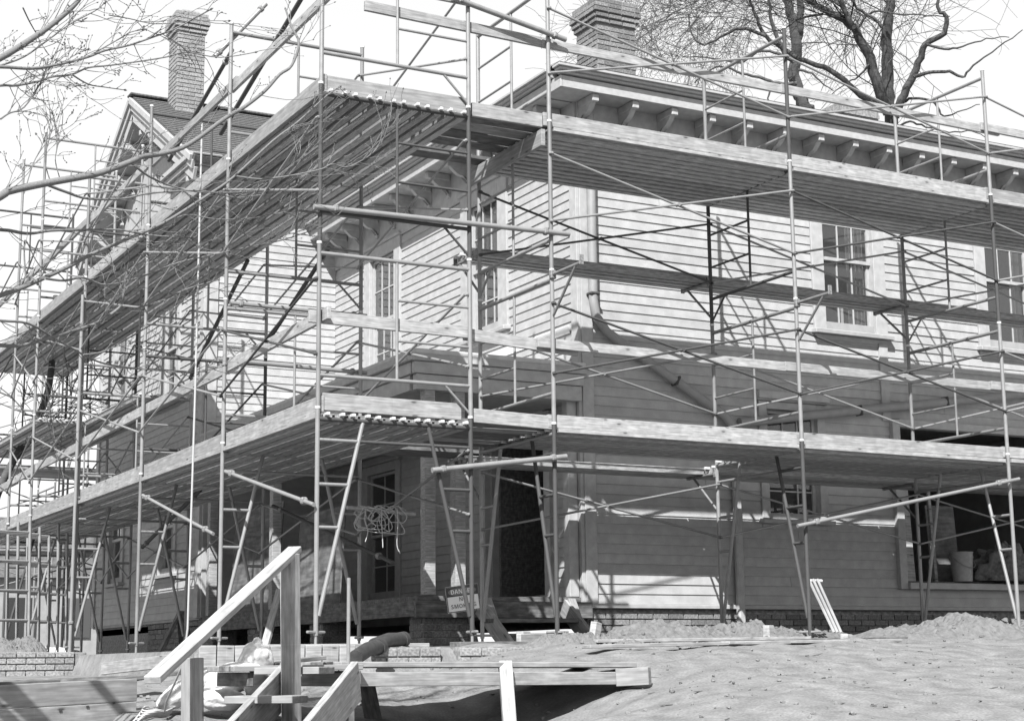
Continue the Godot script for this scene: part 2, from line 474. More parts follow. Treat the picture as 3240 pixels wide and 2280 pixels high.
func window(H: Node, called: String, label: String, xf: Transform3D, u0: float, u1: float, v0: float, v1: float, cw: float, cols: int, rows: int, curtain := 0.0) -> void:
	var b := MB.new()
	b.box(Vector3(u0 + cw / 2, (v0 + v1) / 2, 0.018), Vector3(cw, v1 - v0, 0.05), Basis.IDENTITY, 0.004)
	b.box(Vector3(u1 - cw / 2, (v0 + v1) / 2, 0.018), Vector3(cw, v1 - v0, 0.05), Basis.IDENTITY, 0.004)
	b.box(Vector3((u0 + u1) / 2, v1 - cw * 0.4, 0.02), Vector3(u1 - u0 - 2 * cw - 0.002, cw * 0.8, 0.046), Basis.IDENTITY, 0.004)
	b.box(Vector3((u0 + u1) / 2, v1 + 0.022, 0.035), Vector3(u1 - u0 + 0.06, 0.04, 0.09), Basis.IDENTITY, 0.006)
	var x0 := u0 + cw
	var x1 := u1 - cw
	for x in [x0 - 0.01, x1 + 0.01]: b.box(Vector3(x, (v0 + v1 - cw * 0.8) / 2, -0.06), Vector3(0.022, v1 - v0 - cw * 0.8, 0.106))
	var w := obj(called, b.mesh(), M.trim, H, xf)
	w.set_meta("label", label)
	b = MB.new()
	b.box(Vector3((u0 + u1) / 2, v0 - 0.005, 0.045), Vector3(u1 - u0 + 0.08, 0.055, 0.15), Basis(Vector3.RIGHT, 0.12), 0.006)
	b.box(Vector3((u0 + u1) / 2, v0 - 0.065, 0.012), Vector3(u1 - u0 - 0.02, 0.06, 0.03), Basis.IDENTITY, 0.004)
	obj("sill", b.mesh(), M.trim, w)
	var top := v1 - cw * 0.8
	var bot := v0 + 0.03
	var mid := (top + bot) / 2
	for s in 2:
		var a := mid - 0.02 if s == 1 else bot
		var c := top if s == 1 else mid + 0.02
		var zz := -0.035 if s == 1 else -0.07
		b = MB.new()
		for x in [x0 + 0.025, x1 - 0.025]: b.box(Vector3(x, (a + c) / 2, zz), Vector3(0.046, c - a, 0.034))
		for y in [a + 0.022, c - 0.022]: b.box(Vector3((x0 + x1) / 2, y, zz), Vector3(x1 - x0 - 0.1, 0.044, 0.033))
		for i in range(1, cols): b.box(Vector3(lerp(x0 + 0.048, x1 - 0.048, float(i) / cols), (a + c) / 2, zz), Vector3(0.02, c - a - 0.09, 0.026))
		for j in range(1, rows): b.box(Vector3((x0 + x1) / 2, lerp(a + 0.044, c - 0.044, float(j) / rows), zz), Vector3(x1 - x0 - 0.1, 0.019, 0.024))
		obj("sash", b.mesh(), M.sash, w)
		var pw := (x1 - x0 - 0.096) / cols - 0.02
		var ph := (c - a - 0.088) / rows - 0.019
		for i in cols:
			for j in rows:
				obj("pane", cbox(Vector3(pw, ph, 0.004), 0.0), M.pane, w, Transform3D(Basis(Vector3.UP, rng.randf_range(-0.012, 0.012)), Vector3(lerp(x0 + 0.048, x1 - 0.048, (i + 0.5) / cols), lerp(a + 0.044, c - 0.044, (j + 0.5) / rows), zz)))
	if curtain > 0.0:
		b = MB.new()
		var n := 14
		for i in n:
			var xa := x1 - curtain * (x1 - x0) + curtain * (x1 - x0) * i / n
			var xb := x1 - curtain * (x1 - x0) + curtain * (x1 - x0) * (i + 1) / n
			var za := -0.15 - 0.02 * sin(i * 1.9)
			var zb := -0.15 - 0.02 * sin((i + 1) * 1.9)
			b.quad(Vector3(xa, bot, za), Vector3(xb, bot, zb), Vector3(xb, top, zb), Vector3(xa, top, za), Vector3(zb - za, 0, xb - xa).normalized())
			b.quad(Vector3(xa, bot, za - 0.004), Vector3(xb, bot, zb - 0.004), Vector3(xb, top, zb - 0.004), Vector3(xa, top, za - 0.004), -Vector3(zb - za, 0, xb - xa).normalized())
		obj("curtain", b.mesh(), M.canvas, w)

func brick_mesh(l: float, h: float, d: float) -> Mesh:
	return cbox(Vector3(l, h, d), 0.004)
# bricks in running bond on the face x0..x1, y0..y1 of the xf plane (z out)
func brickwork(parent: Node, xf: Transform3D, x0: float, x1: float, y0: float, y1: float, key: String, pitch := 0.213, course := 0.072, header := false) -> void:
	var rows := int(round((y1 - y0) / course))
	for r in rows:
		var x := x0 - (pitch * 0.5 if r % 2 == 1 else 0.0)
		while x < x1 - 0.02:
			var a: float = max(x, x0) + 0.005
			var c: float = min(x + pitch, x1) - 0.006
			if c - a > 0.03:
				var l: float = snapped(c - a, 0.02)
				obj("brick", brick_mesh(l, course - 0.013, 0.05), M["%s%d" % [key, rng.randi() % 4]], parent, xf * Transform3D(Basis(Vector3.BACK, rng.randf_range(-0.006, 0.006)), Vector3((a + c) / 2, y0 + (r + 0.5) * course, -0.02 + rng.randf_range(-0.003, 0.003))))
			x += pitch
func face(o: Vector3, dir: Vector3) -> Transform3D:   # wall frame: x along dir, y up, z outwards
	return Transform3D(Basis(dir, Vector3.UP, dir.cross(Vector3.UP)), o)
func chimney(H: Node, label: String, c: Vector3, sx: float, sz: float, y0: float, y1: float, key: String, bricks := true, course := 0.072) -> void:
	var b := MB.new()
	b.box(Vector3(0, (y0 + y1) / 2, 0), Vector3(sx - 0.012, y1 - y0, sz - 0.012))
	var hs := [[0.34, 0.09], [0.255, 0.13], [0.17, 0.10], [0.085, 0.05]]
	var o := obj("chimney", b.mesh(), M.mortar, H, Transform3D(Basis.IDENTITY, c))
	o.set_meta("label", label)
	var top := y1 - 0.36
	var sets := []
	var y := y0
	if bricks: sets.append([y0, top, 0.0])
	for k in 5: sets.append([top + k * course, top + (k + 1) * course, [0.025, 0.05, 0.07, 0.06, 0.04][k]])
	for s in sets:
		var e: float = s[2]
		if e > 0: obj("course", cbox(Vector3(sx + 2 * e - 0.02, course - 0.004, sz + 2 * e - 0.02), 0.0), M.mortar, o, Transform3D(Basis.IDENTITY, Vector3(0, (s[0] + s[1]) / 2, 0)))
		if not bricks: continue
		brickwork(o, face(Vector3(-sx / 2 - e, 0, sz / 2 + e), Vector3.RIGHT), 0.0, sx + 2 * e, s[0], s[1], key, 0.213, course)
		brickwork(o, face(Vector3(-sx / 2 - e, 0, -sz / 2 - e), Vector3.BACK), 0.0, sz + 2 * e, s[0], s[1], key, 0.213, course)
	b = MB.new()
	b.box(Vector3(0, y1 + 0.02, 0), Vector3(sx * 0.7, 0.12, sz * 0.7), Basis.IDENTITY, 0.03)
	obj("cap", b.mesh(), M.mortar, o)

func bracket_mesh() -> Mesh:
	if not cache.has("bracket"):
		var b := MB.new()
		b.box(Vector3(0, -0.045, 0.20), Vector3(0.09, 0.09, 0.34), Basis.IDENTITY, 0.006)
		var pr := [Vector2(-0.09, 0.0)]
		for i in 9:
			var t := i / 8.0
			pr.append(Vector2(-0.30 + 0.21 * t + 0.03 * sin(t * TAU), 0.03 + 0.28 * pow(t, 1.4)))
		pr.append(Vector2(-0.09, 0.31))
		b.prism(pr, -0.035, 0.035)
		b.box(Vector3(0, -0.30, 0.03), Vector3(0.08, 0.05, 0.06), Basis.IDENTITY, 0.01)
		cache["bracket"] = b.mesh()
	return cache["bracket"]

func house() -> void:
	var H := thing("clapboard_house", "white clapboard house with bracketed eaves, wrapped in scaffolding", "house")
	var XR := face(Vector3(4.29, 0, -2.6), Vector3.RIGHT)       # long side
	var XL := face(Vector3(4.29, 0, -10.04), Vector3.BACK)      # end side above the porch
	var XF := face(Vector3(2.19, 0, -10.04), Vector3.RIGHT)     # wing, side towards the porch
	var XW := face(Vector3(2.19, 0, -16.1), Vector3.BACK)       # wing, gable side
	# --- long side
	var hr := [[3.44, 4.64, 2.99, 5.06, 0.14], [6.24, 7.44, 2.99, 5.06, 0.14], [2.51, 3.53, 0.56, 2.03, 0.10], [4.62, 8.3, -0.24, 1.92, 0.08]]
	var w := wall(H, "long clapboard wall, sunlit above and shaded below", XR, 10.2, -0.47, 5.5, hr, -0.455, 5.0, false, 0.16)
	obj("corner_board", cbox(Vector3(0.15, 5.5, 0.045), 0.004), M.trim, w, Transform3D(Basis.IDENTITY, Vector3(0.078, 2.28, 0.018)))
	obj("corner_board", cbox(Vector3(0.14, 1.0, 0.045), 0.004), M.trim, w, Transform3D(Basis.IDENTITY, Vector3(4.55, 2.4, 0.018)))
	obj("water_table", cbox(Vector3(10.1, 0.05, 0.06), 0.006), M.trim, w, Transform3D(Basis.IDENTITY, Vector3(5.05, -0.482, 0.01)))
	obj("frieze", cbox(Vector3(10.2, 0.46, 0.035), 0.004), M.trim, w, Transform3D(Basis.IDENTITY, Vector3(5.1, 5.245, 0.016)))
	window(H, "window", "upper window of the long side nearer the corner", XR, 3.44, 4.64, 2.99, 5.06, 0.19, 3, 2, 0.36)
	window(H, "window", "upper window of the long side at the right edge", XR, 6.24, 7.44, 2.99, 5.06, 0.19, 3, 2, 0.2)
	window(H, "window", "small shaded lower window of the long side", XR, 2.51, 3.53, 0.56, 2.03, 0.12, 3, 2)
	obj("window_cap", cbox(Vector3(1.1, 0.10, 0.12), 0.01), M.trim, H, XR * Transform3D(Basis.IDENTITY, Vector3(3.02, 2.10, 0.06)))
	# --- open bay at the right
	var b := MB.new()
	for x in [4.66, 8.26]: b.box(Vector3(x, 0.84, 0.0), Vector3(0.12, 2.16, 0.16), Basis.IDENTITY, 0.004)
	b.box(Vector3(6.46, 1.88, 0.0), Vector3(3.48, 0.10, 0.15), Basis.IDENTITY, 0.004)
	b.box(Vector3(6.46, -0.2, 0.0), Vector3(3.48, 0.08, 0.24), Basis.IDENTITY, 0.004)
	var bay := obj("bay_opening", b.mesh(), M.trim, H, XR)
	bay.set_meta("label", "dark open bay with stored boards inside")
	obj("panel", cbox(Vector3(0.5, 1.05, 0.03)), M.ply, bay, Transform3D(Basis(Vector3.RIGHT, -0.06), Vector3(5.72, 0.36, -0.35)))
	obj("board", cbox(Vector3(0.15, 1.5, 0.03)), M.white_wood, bay, Transform3D(Basis(Vector3.RIGHT, -0.05), Vector3(4.98, 0.58, -0.2)))
	obj("board", cbox(Vector3(0.05, 1.7, 0.04)), M.wood_b, bay, Transform3D(Basis(Vector3.RIGHT, -0.05), Vector3(5.40, 0.68, -0.2)))
	obj("shelf", cbox(Vector3(3.4, 0.05, 0.6)), M.old_wood, bay, Transform3D(Basis.IDENTITY, Vector3(6.46, -0.16, -0.30)))
	# --- end side above the porch
	var hl := [[1.20, 2.50, 2.9, 5.02, 0.14], [4.44, 5.74, 3.05, 5.05, 0.14], [5.14, 6.72, -0.38, 1.80, 0.06], [1.2, 2.5, -0.2, 1.75, 0.12]]
	w = wall(H, "clapboard end wall above and inside the corner porch", XL, 7.44, -0.40, 5.5, hl, -0.36, 5.0, false, 0.0, 7.28)
	obj("corner_board", cbox(Vector3(0.15, 5.5, 0.045), 0.004), M.trim, w, Transform3D(Basis.IDENTITY, Vector3(7.386, 2.30, 0.018)))
	obj("frieze", cbox(Vector3(7.44, 0.46, 0.035), 0.004), M.trim, w, Transform3D(Basis.IDENTITY, Vector3(3.72, 5.245, 0.016)))
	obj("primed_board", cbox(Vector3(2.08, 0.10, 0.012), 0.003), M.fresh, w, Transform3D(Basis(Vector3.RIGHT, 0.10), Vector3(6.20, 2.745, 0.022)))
	window(H, "window", "upper window of the end wall near the wing", XL, 1.20, 2.50, 2.9, 5.02, 0.22, 3, 2, 0.3)
	window(H, "window", "upper window of the end wall near the corner", XL, 4.44, 5.74, 3.05, 5.05, 0.25, 3, 2, 0.25)
	window(H, "window", "dark porch window of the end wall", XL, 1.2, 2.5, -0.2, 1.75, 0.16, 2, 2)
	b = MB.new()
	for x in [5.10, 6.74]: b.box(Vector3(x, 0.72, 0.0), Vector3(0.14, 2.24, 0.17), Basis.IDENTITY, 0.004)
	b.box(Vector3(5.92, 1.80, 0.0), Vector3(1.5, 0.14, 0.17), Basis.IDENTITY, 0.004)
	b.box(Vector3(5.92, -0.39, 0.02), Vector3(1.5, 0.06, 0.24), Basis.IDENTITY, 0.006)
	var dr := obj("doorway", b.mesh(), M.trim, H, XL)
	dr.set_meta("label", "black open doorway inside the corner porch")
	obj("door", cbox(Vector3(0.04, 2.0, 0.72)), M.old_wood_b, dr, Transform3D(Basis.IDENTITY, Vector3(5.22, 0.66, -0.46)))
	# --- wing
	w = wall(H, "clapboard side of the wing beyond the porch", XF, 2.3, -0.42, 6.4, [], -0.38, 6.2, false, 0.18, 2.09)
	obj("corner_board", cbox(Vector3(0.17, 6.8, 0.045), 0.004), M.trim, w, Transform3D(Basis.IDENTITY, Vector3(0.088, 3.0, 0.018)))
	var hw := [[0.9, 1.95, 3.0, 4.9, 0.12], [3.8, 4.85, 3.0, 4.9, 0.12], [0.9, 1.95, 0.3, 1.9, 0.12], [3.9, 4.9, 0.3, 1.9, 0.12]]
	w = wall(H, "gable side of the wing behind the long scaffold run", XW, 6.06, -0.42, 6.4, hw, -0.38, 6.2, true, 0.17, 5.89)
	for x in [0.085, 5.975]: obj("corner_board", cbox(Vector3(0.17, 6.8, 0.045), 0.004), M.trim, w, Transform3D(Basis.IDENTITY, Vector3(x, 3.0, 0.018)))
	window(H, "window", "upper far window of the wing gable side", XW, 0.9, 1.95, 3.0, 4.9, 0.15, 2, 2)
	window(H, "window", "upper near window of the wing gable side", XW, 3.8, 4.85, 3.0, 4.9, 0.15, 2, 2)
	window(H, "window", "lower far window of the wing gable side", XW, 0.9, 1.95, 0.3, 1.9, 0.13, 2, 2)
	window(H, "window", "lower near window of the wing gable side", XW, 3.9, 4.9, 0.3, 1.9, 0.13, 2, 2)
	# gable triangle, rake, roof
	b = MB.new()
	var g0 := Vector3(2.20, 6.3, -9.9); var g1 := Vector3(2.20, 6.3, -16.3); var g2 := Vector3(2.20, 8.30, -13.09)
	b.fquad(g0, g1, g2, g2, Vector3(5, 6.8, -13)); b.fquad(g0 + Vector3(0.1, 0, 0), g1 + Vector3(0.1, 0, 0), g2 + Vector3(0.1, 0, 0), g2 + Vector3(0.1, 0, 0), Vector3(-5, 6.8, -13))
	obj("gable", b.mesh(), M.trim, H)
	var s := Vector3(0, -2.01, 3.54)   # slope from the ridge to the front eave
	var s2 := Vector3(0, -2.01, -3.54)
	for q in [s, s2]:
		b = MB.new()
		var rk := Vector3(1.72, 8.42, -13.09)
		var up := Vector3(0, 0.87, 0.49 * sign(q.z))
		b.bar(rk + Vector3(0.02, -0.02, 0), rk + q + Vector3(0.02, -0.02, 0), 0.05, 0.10, up, 0.004)
		b.bar(rk + Vector3(0.06, -0.12, 0), rk + q + Vector3(0.06, -0.12, 0), 0.05, 0.13, up, 0.004)
		b.bar(rk + Vector3(0.10, -0.27, 0), rk + q * 0.99 + Vector3(0.10, -0.27, 0), 0.05, 0.20, up, 0.004)
		obj("rake_board", b.mesh(), M.trim, H)
		b = MB.new()
		b.bar(rk + Vector3(0.29, -0.36, 0), rk + q * 0.98 + Vector3(0.29, -0.36, 0), 0.36, 0.03, up)
		obj("rake_soffit", b.mesh(), M.trim, H)
		for k in 5:
			var at: Vector3 = rk + q * (0.12 + 0.19 * k) + Vector3(0.46, -0.42, 0)
			obj("bracket", bracket_mesh(), M.trim, H, face(at, Vector3.BACK))
		b = MB.new()
		b.bar(rk + Vector3(4.6, 0.0, 0) + q * -0.01, rk + Vector3(4.6, 0.0, 0) + q * 1.02, 9.1, 0.08, up)
		var rf := obj("wing_roof", b.mesh(), M.shingle, H)
		b = MB.new()
		for k in 26:
			var a: Vector3 = rk + q * (0.995 - k * 0.0385) + up * (0.052 + 0.004) + Vector3(4.6, 0, 0)
			b.box(a, Vector3(0.15, 0.014, 9.08), Basis(-q.normalized(), up.normalized(), (-q.normalized()).cross(up.normalized())) * Basis(Vector3.BACK, -0.07))
		stuff(obj("shingle_courses", b.mesh(), M.shingle, rf))
	obj("ridge_cap", cbox(Vector3(9.1, 0.05, 0.22), 0.02), M.shingle, H, Transform3D(Basis.IDENTITY, Vector3(6.27, 8.49, -13.09)))
	b = MB.new()
	for k in 4:
		var oo: float = [0.0, 0.05, 0.10, 0.17][k]
		b.box(Vector3(1.98 + oo / 2, 6.46 - 0.09 * k, -10.32 - oo / 2 + 0.0), Vector3(0.52 - oo, 0.085, 1.5 - oo), Basis.IDENTITY, 0.006)
	obj("cornice_return", b.mesh(), M.trim, H)
	b = MB.new()
	b.box(Vector3(6.3, 6.40, -9.62), Vector3(8.1, 0.16, 0.10), Basis.IDENTITY, 0.006)
	b.box(Vector3(6.3, 6.28, -9.84), Vector3(8.1, 0.04, 0.40))
	obj("wing_eave", b.mesh(), M.trim, H)
	# --- eaves of the main block
	var ex := 14.4
	b = MB.new()
	b.box(Vector3((3.86 + ex) / 2, 5.535, -2.19), Vector3(ex - 3.86, 0.14, 0.03), Basis.IDENTITY, 0.004)
	b.box(Vector3(3.855, 5.535, -6.1), Vector3(0.03, 0.14, 7.85), Basis.IDENTITY, 0.004)
	obj("fascia", b.mesh(), M.trim, H)
	b = MB.new()
	for k in 3:
		var o: float = [0.03, 0.07, 0.10][k]
		b.box(Vector3((3.86 + ex) / 2, 5.635 + 0.032 * k, -2.21 + o / 2 + 0.01), Vector3(ex - 3.86 + 2 * o, 0.030, 0.06 + o), Basis.IDENTITY, 0.003)
		b.box(Vector3(3.875 - o / 2 - 0.01, 5.635 + 0.032 * k, -6.2), Vector3(0.06 + o, 0.030, 7.7), Basis.IDENTITY, 0.003)
	obj("cornice_moulding", b.mesh(), M.trim, H)
	b = MB.new()
	b.box(Vector3((3.88 + ex) / 2, 5.487, -2.41), Vector3(ex - 3.88, 0.03, 0.40))
	b.box(Vector3(4.07, 5.487, -6.4), Vector3(0.40, 0.03, 7.5))
	obj("soffit", b.mesh(), M.trim, H)
	for k in 18: obj("bracket", bracket_mesh(), M.trim, H, face(Vector3(4.34 + 0.56 * k, 5.468, -2.585), Vector3.RIGHT))
	for k in 12: obj("bracket", bracket_mesh(), M.trim, H, face(Vector3(4.275, 5.468, -2.93 - 0.6 * k), Vector3.BACK))
	b = MB.new()
	var e0 := Vector3(3.78, 5.735, -2.10); var e1 := Vector3(ex + 0.1, 5.735, -2.10)
	var e2 := Vector3(ex + 0.1, 5.735, -10.6); var e3 := Vector3(3.78, 5.735, -10.6)
	var t0 := Vector3(7.9, 6.72, -6.3); var t1 := Vector3(ex - 3.0, 6.72, -6.3)
	for q in [[e0, e1, t1, t0], [e2, e3, t0, t1], [e3, e0, t0, t0], [e1, e2, t1, t1]]: b.fquad(q[0], q[1], q[2], q[3], Vector3(9, 0, -6.3))
	b.fquad(e0, e1, e2, e3, Vector3(9, 20, -6))
	obj("roof", b.mesh(), M.shingle, H)
	# hidden sides that close the rooms
	b = MB.new()
	b.box(Vector3(14.5, 2.5, -6.3), Vector3(0.12, 6.0, 7.3))
	b.box(Vector3(9.4, 2.5, -10.1), Vector3(10.1, 6.0, 0.12))
	b.box(Vector3(9.4, 2.45, -6.35), Vector3(10.0, 0.16, 7.2))
	b.box(Vector3(9.4, -0.5, -6.35), Vector3(10.0, 0.12, 7.2))
	b.box(Vector3(9.4, 5.46, -6.35), Vector3(10.0, 0.04, 7.2))
	b.box(Vector3(8.7, 1.0, -5.2), Vector3(0.1, 2.8, 5.0))
	b.box(Vector3(5.4, 3.2, -16.05), Vector3(6.3, 6.5, 0.12))
	b.box(Vector3(8.6, 3.2, -13.1), Vector3(0.12, 6.5, 6.0))
	b.box(Vector3(6.5, 3.0, -10.25), Vector3(4.2, 6.6, 0.12))
	b.box(Vector3(5.4, 6.3, -13.1), Vector3(6.3, 0.1, 5.9))
	b.box(Vector3(5.4, -0.5, -13.1), Vector3(6.3, 0.1, 5.9))
	b.box(Vector3(3.4, 3.0, -13.1), Vector3(0.1, 6.6, 5.9))
	obj("room_shell", b.mesh(), M.plaster, H)
	# --- foundation
	b = MB.new()
	b.box(Vector3(9.4, -0.86, -2.72), Vector3(10.1, 0.70, 0.16))
	var fd := obj("foundation", b.mesh(), M.mortar, H)
	fd.set_meta("label", "brick foundation under the long wall")
	brickwork(fd, face(Vector3(4.36, 0, -2.615), Vector3.RIGHT), 0.0, 7.6, -1.06, -0.556, "brick", 0.213, 0.072)
	obj("sill_beam", cbox(Vector3(10.0, 0.06, 0.1)), M.old_wood, H, Transform3D(Basis.IDENTITY, Vector3(9.4, -0.53, -2.70)))
	b = MB.new()
	b.box(Vector3(2.33, -0.78, -13.1), Vector3(0.16, 0.72, 5.9))
	b.box(Vector3(3.3, -0.78, -10.14), Vector3(2.0, 0.72, 0.16))
	var fw := obj("foundation", b.mesh(), M.mortar, H)
	fw.set_meta("label", "dark brick foundation under the wing")
	brickwork(fw, face(Vector3(2.235, 0, -16.0), Vector3.BACK), 3.2, 5.9, -0.99, -0.43, "brick", 0.213, 0.08)
	# --- chimneys
	chimney(H, "brick chimney on the main roof above the eave corner", Vector3(6.23, 0, -4.98), 0.62, 0.56, 6.0, 7.90, "brick")
	chimney(H, "tall brick chimney on the wing ridge", Vector3(2.60, 0, -12.70), 0.48, 0.50, 7.9, 9.90, "pale_brick", true, 0.072)
	chimney(H, "distant low chimney of the main roof", Vector3(13.95, 0, -9.0), 0.8, 0.6, 5.9, 8.85, "pale_brick", false)
	# --- corner porch
	b = MB.new()
	b.box(Vector3(3.24, -0.41, -6.3), Vector3(2.06, 0.05, 7.36))
	obj("porch_floor", b.mesh(), M.old_wood, H)
	obj("porch_beam", cbox(Vector3(2.2, 0.18, 0.06)), M.old_wood, H, Transform3D(Basis.IDENTITY, Vector3(3.26, -0.53, -2.58)))
	obj("porch_beam", cbox(Vector3(7.4, 0.17, 0.06)), M.old_wood, H, Transform3D(Basis(Vector3.UP, PI / 2), Vector3(2.19, -0.52, -6.3)))
	for p in [Vector3(2.34, 0.74, -2.63), Vector3(2.705, 0.74, -2.63), Vector3(2.25, 0.74, -7.1), Vector3(2.25, 0.74, -9.7), Vector3(4.18, 0.74, -2.70)]:
		obj("porch_post", cbox(Vector3(0.125, 2.24, 0.125), 0.006), M.wood_c if p.x < 4 else M.trim, H, Transform3D(Basis.IDENTITY, p))
	b = MB.new()
	b.box(Vector3(3.22, 2.268, -6.27), Vector3(2.2, 0.06, 7.5), Basis.IDENTITY, 0.008)
	obj("porch_roof", b.mesh(), M.membrane, H)
	b = MB.new()
	b.box(Vector3(3.20, 2.20, -2.56), Vector3(2.24, 0.08, 0.12), Basis.IDENTITY, 0.006)
	b.box(Vector3(2.13, 2.20, -6.30), Vector3(0.12, 0.08, 7.38), Basis.IDENTITY, 0.006)
	b.box(Vector3(3.21, 2.09, -2.56), Vector3(2.16, 0.13, 0.07), Basis.IDENTITY, 0.004)
	b.box(Vector3(2.155, 2.09, -6.30), Vector3(0.07, 0.13, 7.38), Basis.IDENTITY, 0.004)
	b.box(Vector3(3.22, 1.935, -2.60), Vector3(2.10, 0.17, 0.10), Basis.IDENTITY, 0.004)
	b.box(Vector3(2.20, 1.935, -6.35), Vector3(0.10, 0.17, 7.3), Basis.IDENTITY, 0.004)
	obj("porch_fascia", b.mesh(), M.trim, H)
	b = MB.new()
	b.box(Vector3(3.25, 1.87, -6.3), Vector3(1.98, 0.03, 7.2))
	obj("porch_ceiling", b.mesh(), M.trim, H)
	for q in [[2.30, -2.66, 0.62, 0.36], [2.22, -5.35, 0.36, 0.40], [2.22, -7.6, 0.36, 0.42], [2.22, -9.5, 0.36, 0.42]]:
		b = MB.new()
		b.box(Vector3(q[0] + q[2] / 2, -0.84, q[1] - q[3] / 2), Vector3(q[2] - 0.012, 0.48, q[3] - 0.012))
		var pier := obj("pier", b.mesh(), M.mortar, H)
		brickwork(pier, face(Vector3(q[0], 0, q[1]), Vector3.RIGHT), 0, q[2], -1.06, -0.61, "brick", 0.213, 0.075)
		brickwork(pier, face(Vector3(q[0], 0, q[1] - q[3]), Vector3.BACK), 0, q[3], -1.06, -0.61, "brick", 0.213, 0.075)
	# --- rain pipe down the long wall and along it
	b = MB.new()
	b.tube([Vector3(4.42, 5.30, -2.50), Vector3(4.42, 3.05, -2.50), Vector3(4.45, 2.86, -2.50), Vector3(4.60, 2.68, -2.50), Vector3(6.24, 1.80, -2.50), Vector3(6.36, 1.68, -2.50), Vector3(6.40, 1.50, -2.50)], 0.055, 0.055, 14)
	var dp := obj("downspout", b.mesh(), M.gutter, H)
	dp.set_meta("label", "rain pipe down the corner and slanting along the wall")
	for p in [[Vector3(4.42, 3.12, -2.5), Vector3.UP], [Vector3(5.55, 2.17, -2.5), Vector3(1.64, -0.88, 0)]]:
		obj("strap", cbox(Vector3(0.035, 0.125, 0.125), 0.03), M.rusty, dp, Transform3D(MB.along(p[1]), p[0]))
	b = MB.new()
	b.tube([Vector3(6.44, 1.72, -2.48), Vector3(8.31, 1.99, -2.48), Vector3(9.77, 2.19, -2.48), Vector3(12.4, 2.56, -2.48)], 0.058, 0.058, 14)
	dp = obj("downspout", b.mesh(), M.gutter, H)
	dp.set_meta("label", "rain pipe rising gently to the right along the wall")
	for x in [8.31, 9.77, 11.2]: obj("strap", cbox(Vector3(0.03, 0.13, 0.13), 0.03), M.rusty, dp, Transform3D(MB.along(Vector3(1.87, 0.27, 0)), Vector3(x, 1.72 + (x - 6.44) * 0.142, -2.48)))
	b = MB.new()
	b.box(Vector3(6.40, 0.38, -2.53), Vector3(0.10, 2.3, 0.08), Basis.IDENTITY, 0.02)
	dp = obj("downspout", b.mesh(), M.trim, H)
	dp.set_meta("label", "square leader standing on the dirt by the wall")

# ------------------------------------------------------------------ scaffolding
const ORD := ["first", "second", "third", "fourth", "fifth", "sixth", "seventh", "eighth"]
const TIER := ["ground tier", "second tier", "third tier", "top tier", "fifth tier"]
const TY := [-0.86, 1.145, 2.66, 4.175, 5.69]
# local frame of a scaffold frame: x from the outer post to the inner one
func metal() -> Material:
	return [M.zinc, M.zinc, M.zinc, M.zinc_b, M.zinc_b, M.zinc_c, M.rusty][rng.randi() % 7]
func collar(o: Node, x: float, y: float) -> void:
	obj("collar", rod(), M.clip, o, Transform3D(Basis(Vector3(0, 0.022, 0), Vector3(0, 0, 0.0255), Vector3(0.0255, 0, 0)), Vector3(x, y - 0.014, 0)))
func walk_frame(o: Node, h: float, ground_y: float, m: Material, mi: Material) -> void:
	pipe(o, "post", Vector3(0, 0, 0), Vector3(0, h, 0), 0.0215, m)
	pipe(o, "post", Vector3(FW, 0, 0), Vector3(FW, h, 0), 0.0215, mi)
	pipe(o, "ledger", Vector3(0, h - 0.105, 0), Vector3(FW, h - 0.105, 0), 0.0205, mi)
	pipe(o, "ledger", Vector3(0.40, h - 0.29, 0), Vector3(FW - 0.40, h - 0.29, 0), 0.016, mi)
	for s in [0, 1]:
		var f := func(x): return x if s == 0 else FW - x
		var mm: Material = m if s == 0 else mi
		pipe(o, "slanting_leg", Vector3(f.call(0.435), h - 0.12, 0), Vector3(f.call(0.025), 0.17, 0), 0.0195, mm)
		for y in [h - 0.29, 1.32, 0.94]:
			pipe(o, "rung", Vector3(f.call(0.0), y, 0), Vector3(f.call(0.025 + 0.41 * (y - 0.17) / (h - 0.29)), y, 0), 0.016, mm)
		collar(o, f.call(0.0), h)
		var gy := ground_y
		pipe(o, "jack", Vector3(f.call(0.0), gy + 0.01, 0), Vector3(f.call(0.0), 0.06, 0), 0.014, M.zinc_b)
		obj("base_plate", cbox(Vector3(0.16, 0.012, 0.16)), M.zinc, o, Transform3D(Basis.IDENTITY, Vector3(f.call(0.0), gy + 0.008, 0)))
		obj("jack_handle", cbox(Vector3(0.24, 0.025, 0.03), 0.008), M.zinc, o, Transform3D(Basis(Vector3.UP, 0.5 + s), Vector3(f.call(0.0), 0.03, 0)))
func ladder_frame(o: Node, h: float, m: Material, mi: Material) -> void:
	pipe(o, "post", Vector3(0, 0, 0), Vector3(0, h, 0), 0.0215, m)
	pipe(o, "post", Vector3(FW, 0, 0), Vector3(FW, h, 0), 0.0215, mi)
	pipe(o, "ledger", Vector3(0, h - 0.105, 0), Vector3(FW, h - 0.105, 0), 0.020, mi)
	pipe(o, "ledger", Vector3(0, 0.29, 0), Vector3(FW, 0.29, 0), 0.018, mi)
	pipe(o, "mid_post", Vector3(0.77, 0.29, 0), Vector3(0.77, h - 0.105, 0), 0.014, mi)
	for y in [0.66, 1.04]: pipe(o, "rung", Vector3(0.77, y, 0), Vector3(FW, y, 0), 0.013, mi)
	pipe(o, "knee", Vector3(1.25, 0.29, 0), Vector3(FW, 0.02, 0), 0.012, mi)
	collar(o, 0, h - 0.005); collar(o, FW, h - 0.005)
